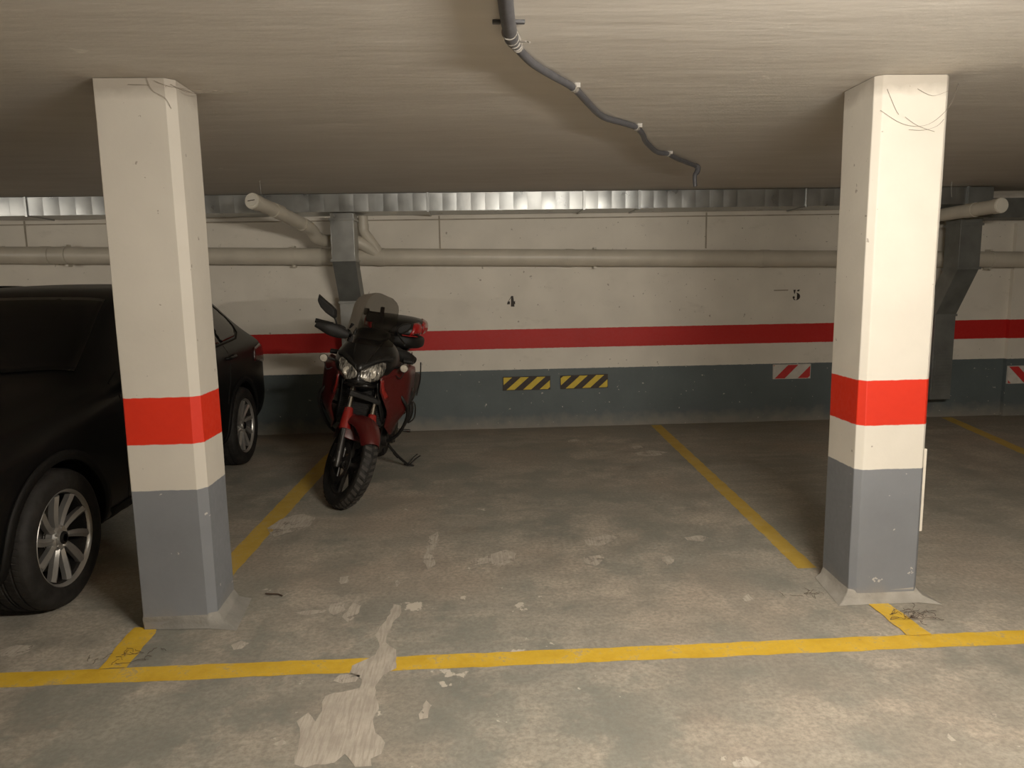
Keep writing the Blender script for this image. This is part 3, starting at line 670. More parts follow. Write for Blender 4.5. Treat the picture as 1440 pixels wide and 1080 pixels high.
ws = [(-.70,1.47),(-.35,1.40),(0,1.375),(.35,1.40),(.70,1.47),(.66,1.75),(.585,2.13),(.3,2.10),(0,2.09),(-.3,2.10),(-.585,2.13),(-.66,1.75)]
decal(cb, ws, '+z', 'windscreen', M_carglass, car, .06, .006, .006)
decal(cb, [(-.50,1.22),(0,1.20),(.50,1.22),(.47,1.46),(.42,1.50),(-.42,1.50),(-.47,1.46)], '+y', 'rear_window', M_carglass, car, .06, .006, .006, far=6.)
def arc(cx, cz, r, a0, a1, n): return [(cx+r*cos(R(a0+(a1-a0)*k/n)), cz+r*sin(R(a0+(a1-a0)*k/n))) for k in range(n+1)]
for d in ('+x', '-x'):
    s = 1 if d == '+x' else -1
    wf = decal(cb, [(1.78,1.10),(2.30,1.475),(2.50,1.535),(2.72,1.552),(2.74,1.105)], d, 'front_door_window', M_carglass, car, .05, .005, .006)
    decal(cb, [(2.83,1.11),(2.82,1.555),(3.15,1.555),(3.38,1.54),(3.40,1.125)], d, 'rear_door_window', M_carglass, car, .05, .005, .006)
    decal(cb, [(3.45,1.13),(3.44,1.53),(3.62,1.505),(3.80,1.44),(3.95,1.34),(4.0,1.27),(3.96,1.20),(3.84,1.155)], d, 'quarter_window', M_carglass, car, .05, .005, .006)
    # satin window surround
    bm = B(); P = [(1.70,1.075),(2.28,1.49),(2.50,1.552),(2.9,1.572),(3.40,1.560),(3.66,1.52),(3.86,1.44),(4.02,1.31),(4.03,1.25),(3.98,1.18),(3.84,1.135),(3.2,1.10),(2.4,1.085),(1.70,1.075)]
    pts = []
    for a, b in zip(P[:-1], P[1:]):
        for k in range(5):
            y, z = a[0]+(b[0]-a[0])*k/5, a[1]+(b[1]-a[1])*k/5
            hit = cb.ray_cast(Vector((s*3, y, z)), Vector((-s, 0, 0)))[0]
            if hit is not None: pts.append(hit+Vector((s*.002,0,0)))
    obj('window_trim', tube(bm, pts, .008, 6, caps=True), M_cartrim, car)
    # wheel arch lining strips, sill
    for y in (YFW, YRW):
        po = arc(y, .345, .455, -8, 188, 22) + arc(y, .345, .405, 188, -8, 22)
        decal(cb, po, d, 'wheel_arch_trim', M_cartrim, car, .06, .004, .014)
    decal(cb, [(1.32,.235),(3.22,.235),(3.22,.35),(1.32,.35)], d, 'sill_trim', M_cartrim, car, .12, .004, .012)
    # doors: seam lines and handles
    for seam in ([(1.52,.36),(1.50,.6),(1.52,1.05),(1.68,1.10)], [(2.79,.36),(2.79,1.08)], [(3.30,.62),(3.40,.80),(3.44,1.10)]):
        bm = B(); pts = []
        for a, b in zip(seam[:-1], seam[1:]):
            for k in range(7):
                y, z = a[0]+(b[0]-a[0])*k/6, a[1]+(b[1]-a[1])*k/6
                hit = cb.ray_cast(Vector((s*3, y, z)), Vector((-s, 0, 0)))[0]
                if hit is not None: pts.append(hit)
        obj('door_seam', tube(bm, pts, .0035, 5), M_cartrim, car)
    for y in (2.55, 3.33):
        hit = cb.ray_cast(Vector((s*3, y+.08, 1.005)), Vector((-s, 0, 0)))[0]; x = hit.x
        obj('door_handle', tube(B(), [(x-s*.01, y, 1.0), (x+s*.032, y+.025, 1.0), (x+s*.035, y+.16, 1.008), (x-s*.01, y+.19, 1.008)], [.010,.014,.014,.010], 10, 4), M_carpaint, car)
    decal(cb, [(4.10,.90),(4.12,1.02),(4.35,1.045),(4.56,1.0),(4.60,.88),(4.40,.86)], d, 'tail_light', M_taillight, car, .05, .004, .016)
    hl = decal(cb, [(.10,.90),(.30,.925),(.475,.925),(.44,.875),(.375,.80),(.20,.735),(.08,.73)], d, 'headlight', M_chrome, car, .04, .003, .010)
    decal(cb, [(.10,.885),(.28,.905),(.385,.905),(.36,.86),(.32,.82),(.20,.76),(.10,.75)], d, 'headlight_glass', M_carglass, hl, .04, .012, .006)
    decal(cb, [(s*.42,.72),(s*.82,.78),(s*.80,.90),(s*.42,.84)], '-y', 'headlight_front', M_headlamp, hl, .05, .004, .01)
    decal(cb, [(s*.45,.36),(s*.70,.38),(s*.72,.50),(s*.48,.48)], '-y', 'air_intake', M_cartrim, car, .05, .004, .01)
    # mirror
    bm = B(); c0 = Vector((s*1.02, 1.78, 1.12)); rings = []
    for k, (yy, a, b_) in enumerate([(-.10,.03,.02), (-.085,.085,.05), (-.03,.12,.075), (.03,.115,.075), (.05,.10,.065)]):
        rings.append([(c0.x+p[0], c0.y+yy, c0.z+p[2]) for p in sell(0, 0, a, b_, 16, .8)])
    mr = obj('door_mirror', loft(bm, rings), M_carpaint, car, sub=1)
    obj('mirror_glass', loft(B(), [[(c0.x+p[0], c0.y+.052, c0.z+p[2]) for p in sell(0,0,.09,.056,16,.8)], [(c0.x+p[0], c0.y+.056, c0.z+p[2]) for p in sell(0,0,.088,.054,16,.8)]]), M_chrome, mr)
    obj('mirror_foot', tube(B(), [(s*.86,1.83,1.07),(s*.95,1.80,1.085)], .03, 10), M_cartrim, mr)
# grille and badge
for s in (-1, 1):
    g = decal(cb, [(s*.03,.55),(s*.30,.56),(s*.33,.66),(s*.29,.77),(s*.04,.78)], '-y', 'kidney_grille', M_chrome, car, .05, .004, .012)
    decal(cb, [(s*.05,.575),(s*.28,.585),(s*.305,.66),(s*.27,.75),(s*.055,.76)], '-y', 'grille_mesh', M_cartrim, g, .05, .014, .006)
decal(cb, [(-.40,.33),(.40,.33),(.36,.46),(-.36,.46)], '-y', 'lower_grille', M_cartrim, car, .08, .004, .01)
obj('number_plate', box(B(), -.26, .26, -.035, -.012, .47, .57), M_whitepl, car, bevel=.004, smooth=False)
obj('roof_antenna', loft(B(), [[(p[0], 3.98+dy, 1.545+p[2]) for p in sell(0, 0, a, b, 10, .9)] for dy, a, b in [(-.09,.006,.012),(-.04,.018,.025),(.03,.024,.05),(.08,.012,.075),(.10,.004,.078)]]), M_carpaint, car, sub=1)
for s in (-1, 1):
    pts = []
    for k in range(13):
        y = 2.3+1.75*k/12; x = s*(.575-.02*(k/12)); h = cb.ray_cast(Vector((x, y, 3)), Vector((0,0,-1)))[0]
        pts.append(h+Vector((0,0,.022 if 0 < k < 12 else 0)))
    obj('roof_rail', tube(B(), pts, .012, 8, 2), M_cartrim, car)

def car_wheel(x, y, s, rot0):
    t = obj('wheel', B(), M_rim, car); t.location = (x, y, TR+.002)
    # rim barrel + spokes in one mesh
    bm = B()
    lathe(bm, [(s*.0,WR-.006),(s*.006,WR),(s*.0,WR+.004),(-s*.02,WR-.004),(-s*.022,WR-.016),(-s*.012,WR-.014)], 'x', 64)
    N = 10
    for k in range(N):
        a = R(rot0) + 2*pi*k/N; tw = .30; secs = []
        for j in range(8):
            u = j/7; r = .045+(WR-.020-.045)*u; aa = a + s*tw*(u-.5)*.55
            wd = .010+.0085*sin(min(1, u*1.15)*pi*.62)+.003*u; dep = -.030+.022*u**1.4 if u < .9 else -.010
            yy, zz = r*sin(aa), r*cos(aa); ty, tz = cos(aa), -sin(aa)
            secs.append([(s*(dep), yy-ty*wd, zz-tz*wd), (s*(dep+.010), yy+ty*wd*.1, zz+tz*wd*.1), (s*(dep-.004), yy+ty*wd, zz+tz*wd), (s*(dep-.03), yy+ty*wd*.8, zz+tz*wd*.8), (s*(dep-.03), yy-ty*wd*.8, zz-tz*wd*.8)])
        loft(bm, secs)
    lathe_solid(bm, [(-s*.07,.07),(-s*.028,.066),(-s*.018,.055),(-s*.02,.036),(-s*.010,.034)], 'x', 40)
    for k in range(5):
        a = 2*pi*k/5+.2; disc(bm, -s*.03, -s*.012, .009, 'x', 8, (0, .051*sin(a), .051*cos(a)))
    bm.to_mesh(t.data); bm.free(); t.data.polygons.foreach_set('use_smooth', [True]*len(t.data.polygons)); t.data.set_sharp_from_angle(angle=R(32))
    for m_ in [M_rim]:
        pass
    obj('rim_barrel', lathe(B(), [(-s*.022,WR-.005),(-s*.03,WR-.010),(-s*.18,WR-.02),(-s*.18,WR-.030),(-s*.03,WR-.020),(-s*.022,WR-.017)], 'x', 56), M_rimdark, t)  # barrel coloured dark to paint in shade between the spokes
    W = .225
    prof = [(0, .0), (0, .0)]
    half = [(s*.004,WR+.002),(s*.012,WR+.016),(s*.018,WR+.045),(s*.014,TR-.035),(s*.0,TR-.013),(-s*.022,TR-.003),(-s*.050,TR-.0005),(-s*.053,TR-.007),(-s*.060,TR-.007),(-s*.063,TR),(-s*.098,TR),(-s*.101,TR-.007),(-s*.108,TR-.007),(-s*.111,TR)]
    full = half + [(-s*W-(a), r) for a, r in reversed(half)] + [(-s*.20,WR-.02),(-s*.02,WR-.02)]
    obj('tyre', lathe(B(), full, 'x', 96), M_tyre, t, angle=50)
    bd = B(); disc(bd, -s*.095, -s*.075, .165, 'x', 40); disc(bd, -s*.12, -s*.06, .07, 'x', 24); obj('brake_disc', bd, M_rimdark, t)
    obj('wheel_back', disc(B(), -s*.17, -s*.15, WR-.035, 'x', 40), M_cartrim, t)
    cp = obj('hub_cap', lathe_solid(B(), [(-s*.012,.033),(-s*.003,.031),(-s*.001,.027)], 'x', 32), M_cartrim, t)
    for q in range(4):
        bq = B(); vs = [bq.verts.new((s*.0005, 0, 0))]
        for j in range(7): aa = pi/2*q+pi/2*j/6; vs.append(bq.verts.new((s*.0005, .018*sin(aa), .018*cos(aa))))
        bq.faces.new(vs); bmesh.ops.solidify(bq, geom=bq.faces[:], thickness=.0006)
        # painted quadrants of the round badge belong to the cap
        me = bq; o_ = obj('badge_quadrant', me, M_blue if q % 2 else M_whitepl, t, smooth=False)
    return t
for x, s in ((.918, 1), (-.918, -1)):
    car_wheel(x, YFW, s, -9 if s > 0 else 0); car_wheel(x, YRW, s, 5)

# ------------------------------------------------------------------ motorcycle (local: +x its left side, y back from the front axle, z up)
LEAN, BYAW, STEER = .16, -.04, R(35)
bike = empty('motorcycle', (-1.02, 5.10, 0)); tag(bike, 'dark red and black motorcycle with smoked screen and top case, on its side stand', 'motorcycle')
bike.matrix_world = Matrix.Translation((-1.02, 5.10, 0)) @ Matrix.Rotation(BYAW, 4, 'Z') @ Matrix.Rotation(LEAN, 4, 'Y')
ax0 = Vector((0, -.11, 0)); axd = Vector((0, .52, 1)).normalized()
SM = Matrix.Translation(ax0) @ Matrix.Rotation(STEER, 4, axd) @ Matrix.Translation(-ax0)
def sobj(name, bm, m, parent=bike, **k): return obj(name, xform(bm, SM), m, parent, **k)
def mwheel(yc, rc, rad, wd, rrim, steer, spokes=5):
    """cast wheel with tyre and discs"""
    T = Matrix.Translation((0, yc, rc))
    F = (SM @ T) if steer else T
    root = obj('front_wheel' if steer else 'rear_wheel', B(), M_rimdark, bike)
    bm = B()
    lathe(bm, [(-wd*.36,rrim+.004),(-wd*.36,rrim-.012),(-wd*.15,rrim-.022),(wd*.15,rrim-.022),(wd*.36,rrim-.012),(wd*.36,rrim+.004)], 'x', 56)
    for k in range(spokes):
        a = 2*pi*k/spokes+.5
        for da in (-.16, .16):
            secs = []
            for j in range(4):
                u = j/3; r = .04+(rrim-.02-.04)*u; aa = a+da*(u+.25); yy, zz = r*sin(aa), r*cos(aa); ty, tz = cos(aa), -sin(aa); w_ = .011
                secs.append([(-.014,yy-ty*w_,zz-tz*w_),(.014,yy-ty*w_,zz-tz*w_),(.014,yy+ty*w_,zz+tz*w_),(-.014,yy+ty*w_,zz+tz*w_)])
            loft(bm, secs)
    disc(bm, -.055, .055, .045, 'x', 24)
    bm.to_mesh(root.data); bm.free(); root.data.polygons.foreach_set('use_smooth', [True]*len(root.data.polygons)); root.data.set_sharp_from_angle(angle=R(35))
    h = wd/2; n = 9
    prof = [(h*.70,rrim),(h*.86,rrim+.02),(h*1.0,rrim+(rad-rrim)*.55)]
    for k in range(n): t = pi*.5*(k/(n-1)-0); a = R(18)+R(144)*k/(n-1); prof.append((h*1.0*cos(a)/cos(R(18)), rrim+(rad-rrim)*.55+(rad-rrim)*.45*sin(a)))
    prof += [(-h*1.0,rrim+(rad-rrim)*.55),(-h*.86,rrim+.02),(-h*.70,rrim)]
    ty = obj('tyre', lathe(B(), prof, 'x', 72), M_mtyre, root, angle=60)
    # tread blocks standing on the tyre
    bt = B()
    for k in range(42):
        for sd in (-1, 1):
            a = 2*pi*(k+(.5 if sd > 0 else 0))/42
            ring = []
            for (u0, dd) in ((.10, 0), (.62, .06)):
                al = R(90)-sd*u0*R(88); X = h*.98*cos(al); rr = rrim+(rad-rrim)*.55+(rad-rrim)*.45*sin(al)
                for q in (-1, 1):
                    aa = a+dd+q*.038; ring.append((X, rr*sin(aa), rr*cos(aa), al))
            i, j, k2, l = ring[0], ring[1], ring[3], ring[2]
            def up(p, e): rr = math.hypot(p[1], p[2]); g = (rr+e*sin(p[3]))/rr; return (p[0]+e*cos(p[3]), p[1]*g, p[2]*g)
            lo = [bt.verts.new(up(p, -.003)) for p in (i, j, k2, l)]; hi = [bt.verts.new(up(p, .0055)) for p in (i, j, k2, l)]
            bt.faces.new(hi)
            for q in range(4): bt.faces.new([lo[q], lo[(q+1)%4], hi[(q+1)%4], hi[q]])
    obj('tread', bt, M_mtread, ty, smooth=False)
    for sd in ((-1, 1) if steer else (-1,)):
        bd = B(); lathe(bd, [(sd*.066,.145),(sd*.071,.145),(sd*.071,.105),(sd*.066,.105)], 'x', 48)
        for k in range(6): a = 2*pi*k/6; tube(bd, [(sd*.068,.035*sin(a),.035*cos(a)),(sd*.068,.11*sin(a+.3),.11*cos(a+.3))], .007, 6)
        disc(bd, sd*.055, sd*.072, .04, 'x', 24); obj('brake_disc', bd, M_msteel, root)
    for o in [root]: o.matrix_local = F
    return root
mwheel(0, .327, .325, .112, .235, True)
mwheel(1.56, .318, .316, .150, .215, False)
# fork: sliders, stanchions, clamps
fd = Vector((0, .46, .888)).normalized(); A0 = Vector((0, 0, .327))
for s in (-1, 1):
    o_ = Vector((s*.098, .0, 0))
    fl = sobj('fork_leg', tube(B(), [A0+o_-fd*.045, A0+o_, A0+o_+fd*.12, A0+o_+fd*.32], [.020,.030,.025,.025], 16), M_msteel)
    sobj('stanchion', tube(B(), [A0+o_+fd*.30, A0+o_+fd*.80], .0215, 16), M_chromebar, fl)
    # red upper fork guard, part of the mudguard
    sobj('fork_guard', tube(B(), [A0+o_+fd*.24+Vector((0,-.012,0)), A0+o_+fd*.33+Vector((0,-.012,0)), A0+o_+fd*.40+Vector((0,-.008,0))], [.046,.041,.031], 14), M_mred2, fl)
    cal = B(); c_ = A0+Vector((s*.085, .115, .035)); box(cal, c_.x-.026, c_.x+.026, c_.y-.04, c_.y+.03, c_.z-.05, c_.z+.055); sobj('brake_caliper', cal, M_msteel, bevel=.010)
sobj('front_axle', tube(B(), [A0+Vector((-.135,0,0)), A0+Vector((.135,0,0))], .017, 12), M_msteel)
for d_ in (.52, .74):
    bm = B(); c = A0+fd*d_; rings = [[(x, c.y+.045*q*1.0, c.z+.02*r_) for q, r_ in ((-1,-1),(1,-1),(1,1),(-1,1))] for x in (-.13, -.06, .06, .13)]
    sobj('fork_clamp', loft(bm, rings), M_mplastic, bevel=.008)
# mudguard hugging the wheel
secs = []
for k in range(17):
    u = k/16; a = R(-46)+R(122)*u    # angle from top toward the rear
    rr = .352 + .012*sin(u*pi); wv = (.062+.050*sin(min(1, u*1.35)*pi/2)) * (1 if u < .8 else 1-.35*(u-.8)/.2)
    c, s_ = cos(a), sin(a); ring = []
    for j in range(9):
        t = -1+2*j/8; dx = wv*sin(t*pi*.5); dr = -.085*(abs(t)**2.2); ring.append((dx, (rr+dr)*s_, .327+(rr+dr)*c))
    secs.append(ring)
sobj('front_mudguard', loft(B(), secs, caps=False, closed=False), M_mred, solid=.004, sub=1)
# centre panel joining the two fork guards
bm = B(); secs = []
for u in (0, .35, .7, 1):
    c = A0+fd*(.18+.20*u)+Vector((0,-.055,0)); w_ = .125-.03*u; secs.append([(t*w_, c.y+.045*t*t, c.z) for t in (-1,-.6,-.2,.2,.6,1)])
sobj('mudguard_bridge', loft(bm, secs, caps=False, closed=False), M_mred, solid=.005, sub=1)
sobj('brake_hose', tube(B(), [(.10,.06,.42),(.12,.12,.60),(.09,.26,.80),(.03,.38,.98)], .006, 6, 5), M_mplastic)
sobj('brake_hose', tube(B(), [(-.10,.06,.42),(-.125,.11,.60),(-.10,.24,.80),(-.03,.38,.98)], .006, 6, 5), M_mplastic)
# handlebar and controls (turned with the fork)
hb = sobj('handlebar', tube(B(), [(-.42,.62,1.165),(-.30,.565,1.185),(-.16,.52,1.17),(-.06,.48,1.14),(.06,.48,1.14),(.16,.52,1.17),(.30,.565,1.185),(.42,.62,1.165)], .0125, 10, 4), M_msteel)
for s in (-1, 1):
    sobj('grip', tube(B(), [(s*.43,.625,1.163),(s*.31,.57,1.184)], .018, 12), M_mplastic, hb)
    sobj('lever', tube(B(), [(s*.26,.52,1.175),(s*.34,.515,1.165),(s*.43,.575,1.15)], [.008,.007,.009], 8, 4), M_msteel, hb)
    sobj('switch_block', box(B(), s*.25-.03, s*.25+.03, .515, .575, 1.155, 1.205), M_mplastic, hb, bevel=.012)
    # wrap-round hand guard
    secs = []
    for k in range(9):
        u = k/8; x = s*(.20+.245*u); y = .475+.03*u+.14*max(0, u-.72)**1.0*1.4; hh = .030+.022*sin(pi*min(1,u*1.1)) ; z = 1.178-.008*u
        z -= .022
        secs.append([(x, y+.012, z-hh), (x, y-.010, z-hh*.4), (x, y-.014, z+hh*.35), (x, y+.010, z+hh)])
    sobj('hand_guard', loft(B(), secs, caps=False, closed=False), M_mplastic, hb, solid=.008, sub=1)
sobj('fluid_reservoir', disc(B(), 1.20, 1.25, .028, 'z', 16, (-.17,.53,0)), M_mplastic, hb, bevel=.004)
# phone holder standing at the middle of the bars
ph = obj('phone_holder', box(B(), -.085, .055, .60, .625, 1.315, 1.40), M_mplastic, bike, bevel=.012)
obj('holder_jaw', box(B(), .022, .050, .595, .64, 1.385, 1.445), M_mplastic, ph, bevel=.006)
obj('holder_jaw', box(B(), -.105, -.068, .595, .64, 1.365, 1.418), M_mplastic, ph, bevel=.006)
obj('holder_arm', tube(B(), [(-.02,.62,1.33),(-.02,.58,1.25),(-.01,.52,1.18)], .011, 8), M_mplastic, ph)
# mirrors
def mirror(P, th, stalk):
    bm = B(); lo = [bm.verts.new(p) for p in P]; c = sum((Vector(p) for p in P), Vector())/len(P)
    hi = [bm.verts.new(c+(Vector(p)-c)*.80+Vector((0,-th,0))) for p in P]; n = len(P)
    bm.faces.new(lo); bm.faces.new(hi[::-1])
    for i in range(n): bm.faces.new([lo[i], hi[i], hi[(i+1)%n], lo[(i+1)%n]])
    mr = obj('mirror', bm, M_mplastic, bike, bevel=.008)
    bm = B(); bm.faces.new([bm.verts.new(c+(Vector(p)-c)*.86+Vector((0,.0012,0))) for p in P]); obj('mirror_glass', bm, M_chrome, mr, smooth=False)
    obj('mirror_stalk', tube(B(), stalk, .0075, 8, 4), M_mplastic, mr)
mirror([(-.405,.36,1.495),(-.412,.36,1.440),(-.385,.365,1.395),(-.335,.37,1.350),(-.268,.37,1.315),(-.252,.37,1.335),(-.258,.365,1.390),(-.300,.36,1.425),(-.350,.36,1.455)], .05,
       [(-.268,.35,1.33),(-.25,.365,1.28),(-.235,.40,1.235),(-.25,.43,1.19)])
mirror([(.245,.97,1.335),(.255,.97,1.30),(.22,.97,1.25),(.155,.97,1.215),(.12,.97,1.225),(.115,.97,1.265),(.16,.97,1.31)], .05,
       [(.135,.96,1.225),(.16,.93,1.19),(.20,.87,1.16),(.22,.80,1.15)])
# upper fairing
FS = [(.075,.035,.045,.968),(.095,.10,.075,.972),(.14,.165,.10,.980),(.20,.205,.13,.995),(.28,.235,.155,1.015),(.36,.25,.175,1.035),(.44,.245,.185,1.05),(.52,.22,.165,1.07),(.58,.18,.13,1.08)]
rings = []
for y, w_, h_, zc_ in FS:
    r = []
    for k in range(20):
        t = 2*pi*k/20; c, s_ = cos(t), sin(t)
        ww = w_*(1-.30*max(0, s_)**1.5-.38*max(0, -s_)**1.6); r.append((math.copysign(abs(c)**.8, c)*ww, y+max(0, s_)*.06*(h_/.18)+abs(c)**2*.05, zc_+math.copysign(abs(s_)**.85, s_)*h_))
    rings.append(r)
fair = obj('upper_fairing', loft(B(), rings), M_mblack, bike, sub=2)
fb = bvh_of(fair)
for s in (-1, 1):
    HL = [(s*a, b) for a, b in [(.010,.975),(.022,1.000),(.055,1.018),(.100,1.040),(.145,1.058),(.168,1.050),(.172,1.015),(.160,.968),(.128,.928),(.090,.915),(.050,.925),(.018,.945)]]
    h_ = decal(fb, HL, '-y', 'headlight', M_headlamp, bike, .025, .006, .012)
    cx_ = s*.088; hit = fb.ray_cast(Vector((cx_, -3, .975)), Vector((0,1,0)))[0]
    obj('headlight_bulb', lathe_solid(B(), [(hit.y-.010,.006),(hit.y-.016,.022),(hit.y-.010,.034)], 'y', 20, (cx_, 0, .975)), M_fog, h_)
    BR = [(s*a, b) for a, b in [(.012,.992),(.03,1.018),(.10,1.052),(.160,1.070),(.195,1.062),(.215,1.085),(.16,1.10),(.09,1.075),(.02,1.035)]]
    decal(fb, BR, '-y', 'headlight_brow', M_mplastic, bike, .03, .006, .014)
decal(fb, [(-.10,.888),(.10,.888),(.075,.912),(.02,.925),(-.02,.925),(-.075,.912)], '-y', 'fairing_chin', M_mplastic, bike, .03, .005, .012)
# central black nose blade and dash hood
decal(fb, [(-.012,.985),(.012,.985),(.07,1.09),(.10,1.19),(-.10,1.19),(-.07,1.09)], '-y', 'nose_panel', M_mblack, bike, .03, .005, .010)
obj('instrument_hood', loft(B(), [[(p[0], y, p[2]) for p in sell(0, z, w_, h_, 16, .8)] for y, w_, h_, z in [(.40,.10,.03,1.20),(.46,.14,.045,1.22),(.56,.14,.045,1.235),(.62,.12,.035,1.235)]]), M_mplastic, bike, sub=1)
# chin / nose under the lamps
obj('fairing_beak', loft(B(), [[(p[0], y, p[2]) for p in sell(0, z, w_, h_, 16, .8)] for y, w_, h_, z in [(.12,.06,.015,.885),(.16,.11,.024,.880),(.26,.14,.03,.875),(.36,.12,.03,.88)]]), M_mblack, bike, sub=1)
# windscreen: curved smoked sheet
rows = []
for j in range(15):
    u = j/14; z = 1.165+.385*u; hw = (.185-.015*u) if u < .62 else (.176)*math.sqrt(max(0, 1-((u-.62)/.382)**2.6))
    hw = max(hw, .012); rows.append([(t*hw, .30+.20*u+.06*u*u+(t*hw)**2*2.6, z) for t in [-1+2*i/14 for i in range(15)]])
obj('windscreen', loft(B(), rows, caps=False, closed=False), M_screen, bike)
# red side fairings
def side_panel(name, pts, xf, m, s, sub=0, th=.008, ml=.06):
    bm = subdivided_poly(pts, ml)
    for v in bm.verts: y, z = v.co.x, v.co.y; v.co = (s*xf(y, z), y, z)
    return obj(name, bm, m, bike, solid=th)
def sm(a, b, x): t = max(0, min(1, (x-a)/(b-a))); return t*t*(3-2*t)
xf1 = lambda y, z: .150+.185*sm(.14,.50,y)-.10*sm(.75,1.15,y)-.10*sm(.72,.48,z)-.05*sm(.95,1.08,z)
for s in (-1, 1):
    side_panel('side_fairing', [(.17,.945),(.185,.85),(.235,.775),(.30,.66),(.36,.55),(.46,.47),(.66,.47),(.80,.60),(.92,.76),(.96,.90),(.80,.985),(.55,1.03),(.36,1.02),(.24,.98)], xf1, M_mred, s)
    side_panel('fairing_bright_strip', [(.165,.93),(.195,.845),(.24,.785),(.27,.80),(.225,.86),(.20,.935)], lambda y, z: xf1(y, z)+.008, M_mred2, s, ml=.03)  # brighter red strip stands in for the fairing's bright-to-dark gradient
    side_panel('fairing_vent', [(.52,.70),(.70,.68),(.80,.80),(.62,.84)], lambda y, z: xf1(y, z)+.006, M_mplastic, s, th=.006)
    side_panel('inner_panel', [(.20,.90),(.32,.93),(.42,.62),(.34,.58)], lambda y, z: .13+.05*sm(.2,.4,y), M_mplastic, s)
# tank, seat, tail
obj('fuel_tank', loft(B(), [[(p[0], y, p[2]) for p in sell(0, z, w_, h_, 20, .8, bot=.8)] for y, w_, h_, z in [(.50,.12,.09,1.0),(.56,.20,.14,1.0),(.70,.235,.17,1.0),(.86,.225,.165,.985),(.98,.17,.13,.95),(1.06,.13,.09,.91)]]), M_mred, bike, sub=2)
obj('seat', loft(B(), [[(p[0], y, p[2]) for p in sell(0, z, w_, h_, 16, .7)] for y, w_, h_, z in [(.99,.10,.03,.905),(1.05,.14,.05,.895),(1.22,.17,.055,.885),(1.36,.165,.06,.90),(1.42,.16,.075,.93),(1.62,.155,.07,.955),(1.78,.13,.05,.965),(1.82,.10,.03,.965)]]), M_mplastic, bike, sub=2)
for s in (-1, 1):
    side_panel('tail_panel', [(1.02,.80),(1.05,.90),(1.3,.865),(1.55,.92),(1.86,.98),(1.92,.95),(1.80,.86),(1.45,.76),(1.15,.70)], lambda y, z: .155+.02*sin((y-1)*3), M_mred, s)
obj('tail_lamp', loft(B(), [[(p[0], y, p[2]) for p in sell(0, .945, w_, h_, 12, .8)] for y, w_, h_ in [(1.84,.10,.035),(1.92,.09,.03),(1.94,.06,.02)]]), M_refl, bike)
# frame, engine
fr = B()
for s in (-1, 1):
    tube(fr, [(s*.05,.40,1.0),(s*.13,.62,.90),(s*.17,.90,.72),(s*.15,1.02,.45)], .028, 8, 3)
    tube(fr, [(s*.13,.95,.78),(s*.13,1.40,.86),(s*.10,1.85,.92)], .016, 8)
    tube(fr, [(s*.14,1.02,.50),(s*.13,1.45,.84)], .014, 8)
obj('frame', fr, M_mplastic, bike)
en = B()
for s in (-1, 1):
    disc(en, s*.10, s*.215, .115, 'x', 28, (0,.88,.42)); disc(en, s*.21, s*.228, .085, 'x', 28, (0,.88,.42)); disc(en, s*.08, s*.19, .085, 'x', 24, (0,.70,.40))
box(en, -.15, .15, .60, 1.04, .27, .54)
for i in range(7): box(en, -.15, .15, .50-.012*i, .68-.004*i, .50+.034*i, .518+.034*i)
for i in range(7): box(en, -.14, .14, .86+.010*i, 1.0+.014*i, .54+.03*i, .556+.03*i)
box(en, -.11, .11, .46, .62, .50, .74); box(en, -.10, .10, .88, 1.05, .54, .76)
obj('engine', en, M_msteel, bike, bevel=.008)
rd = B(); box(rd, -.17, .17, .34, .375, .56, .84)
for i in range(18): box(rd, -.165, .165, .332, .342, .572+.0148*i, .578+.0148*i)
obj('radiator', rd, M_mplastic, bike, smooth=False)
obj('bash_plate', loft(B(), [[(-w_,y,z),(w_,y,z),(w_,y+.01,z+.02),(-w_,y+.01,z+.02)] for y, z, w_ in [(.42,.50,.08),(.48,.33,.12),(.60,.235,.13),(.98,.235,.12)]]), M_msteel, bike, bevel=.004)
for s in (-1, 1):
    cbm = B()
    tube(cbm, [(s*.15,.60,.93),(s*.23,.42,.86),(s*.315,.40,.765),(s*.345,.46,.69),(s*.335,.53,.58),(s*.27,.60,.44),(s*.14,.70,.33)], .0135, 10, 5)
    tube(cbm, [(s*.345,.46,.69),(s*.26,.52,.665),(s*.15,.60,.62)], .0125, 10, 4)
    obj('crash_bar', cbm, M_mplastic, bike)
# left engine cover / gear side and pegs
for s in (-1, 1):
    obj('foot_peg', tube(B(), [(s*.17,1.10,.37),(s*.32,1.12,.375)], .013, 10), M_msteel, bike)
    obj('leg_guard', loft(B(), [[(p[0]+s*x, p[1]+y, z) for p in [(-.012,-.05,0),(.018,-.055,0),(.028,0,0),(.018,.055,0),(-.012,.05,0)]] for x, y, z in [(.29,.80,.50),(.325,.79,.54),(.34,.78,.62),(.325,.77,.70),(.29,.78,.735)]]), M_mplastic, bike, sub=1)
    obj('cover_loop', tube(B(), [(s*.30,.735,.70),(s*.345,.72,.715),(s*.375,.73,.67),(s*.375,.75,.57),(s*.33,.76,.52)], .006, 8, 4), M_msteel, bike)
obj('strap', tube(B(), [(.345,1.02,1.00),(.365,.95,.86),(.36,.86,.74)], .006, 6, 4), M_mplastic, bike)
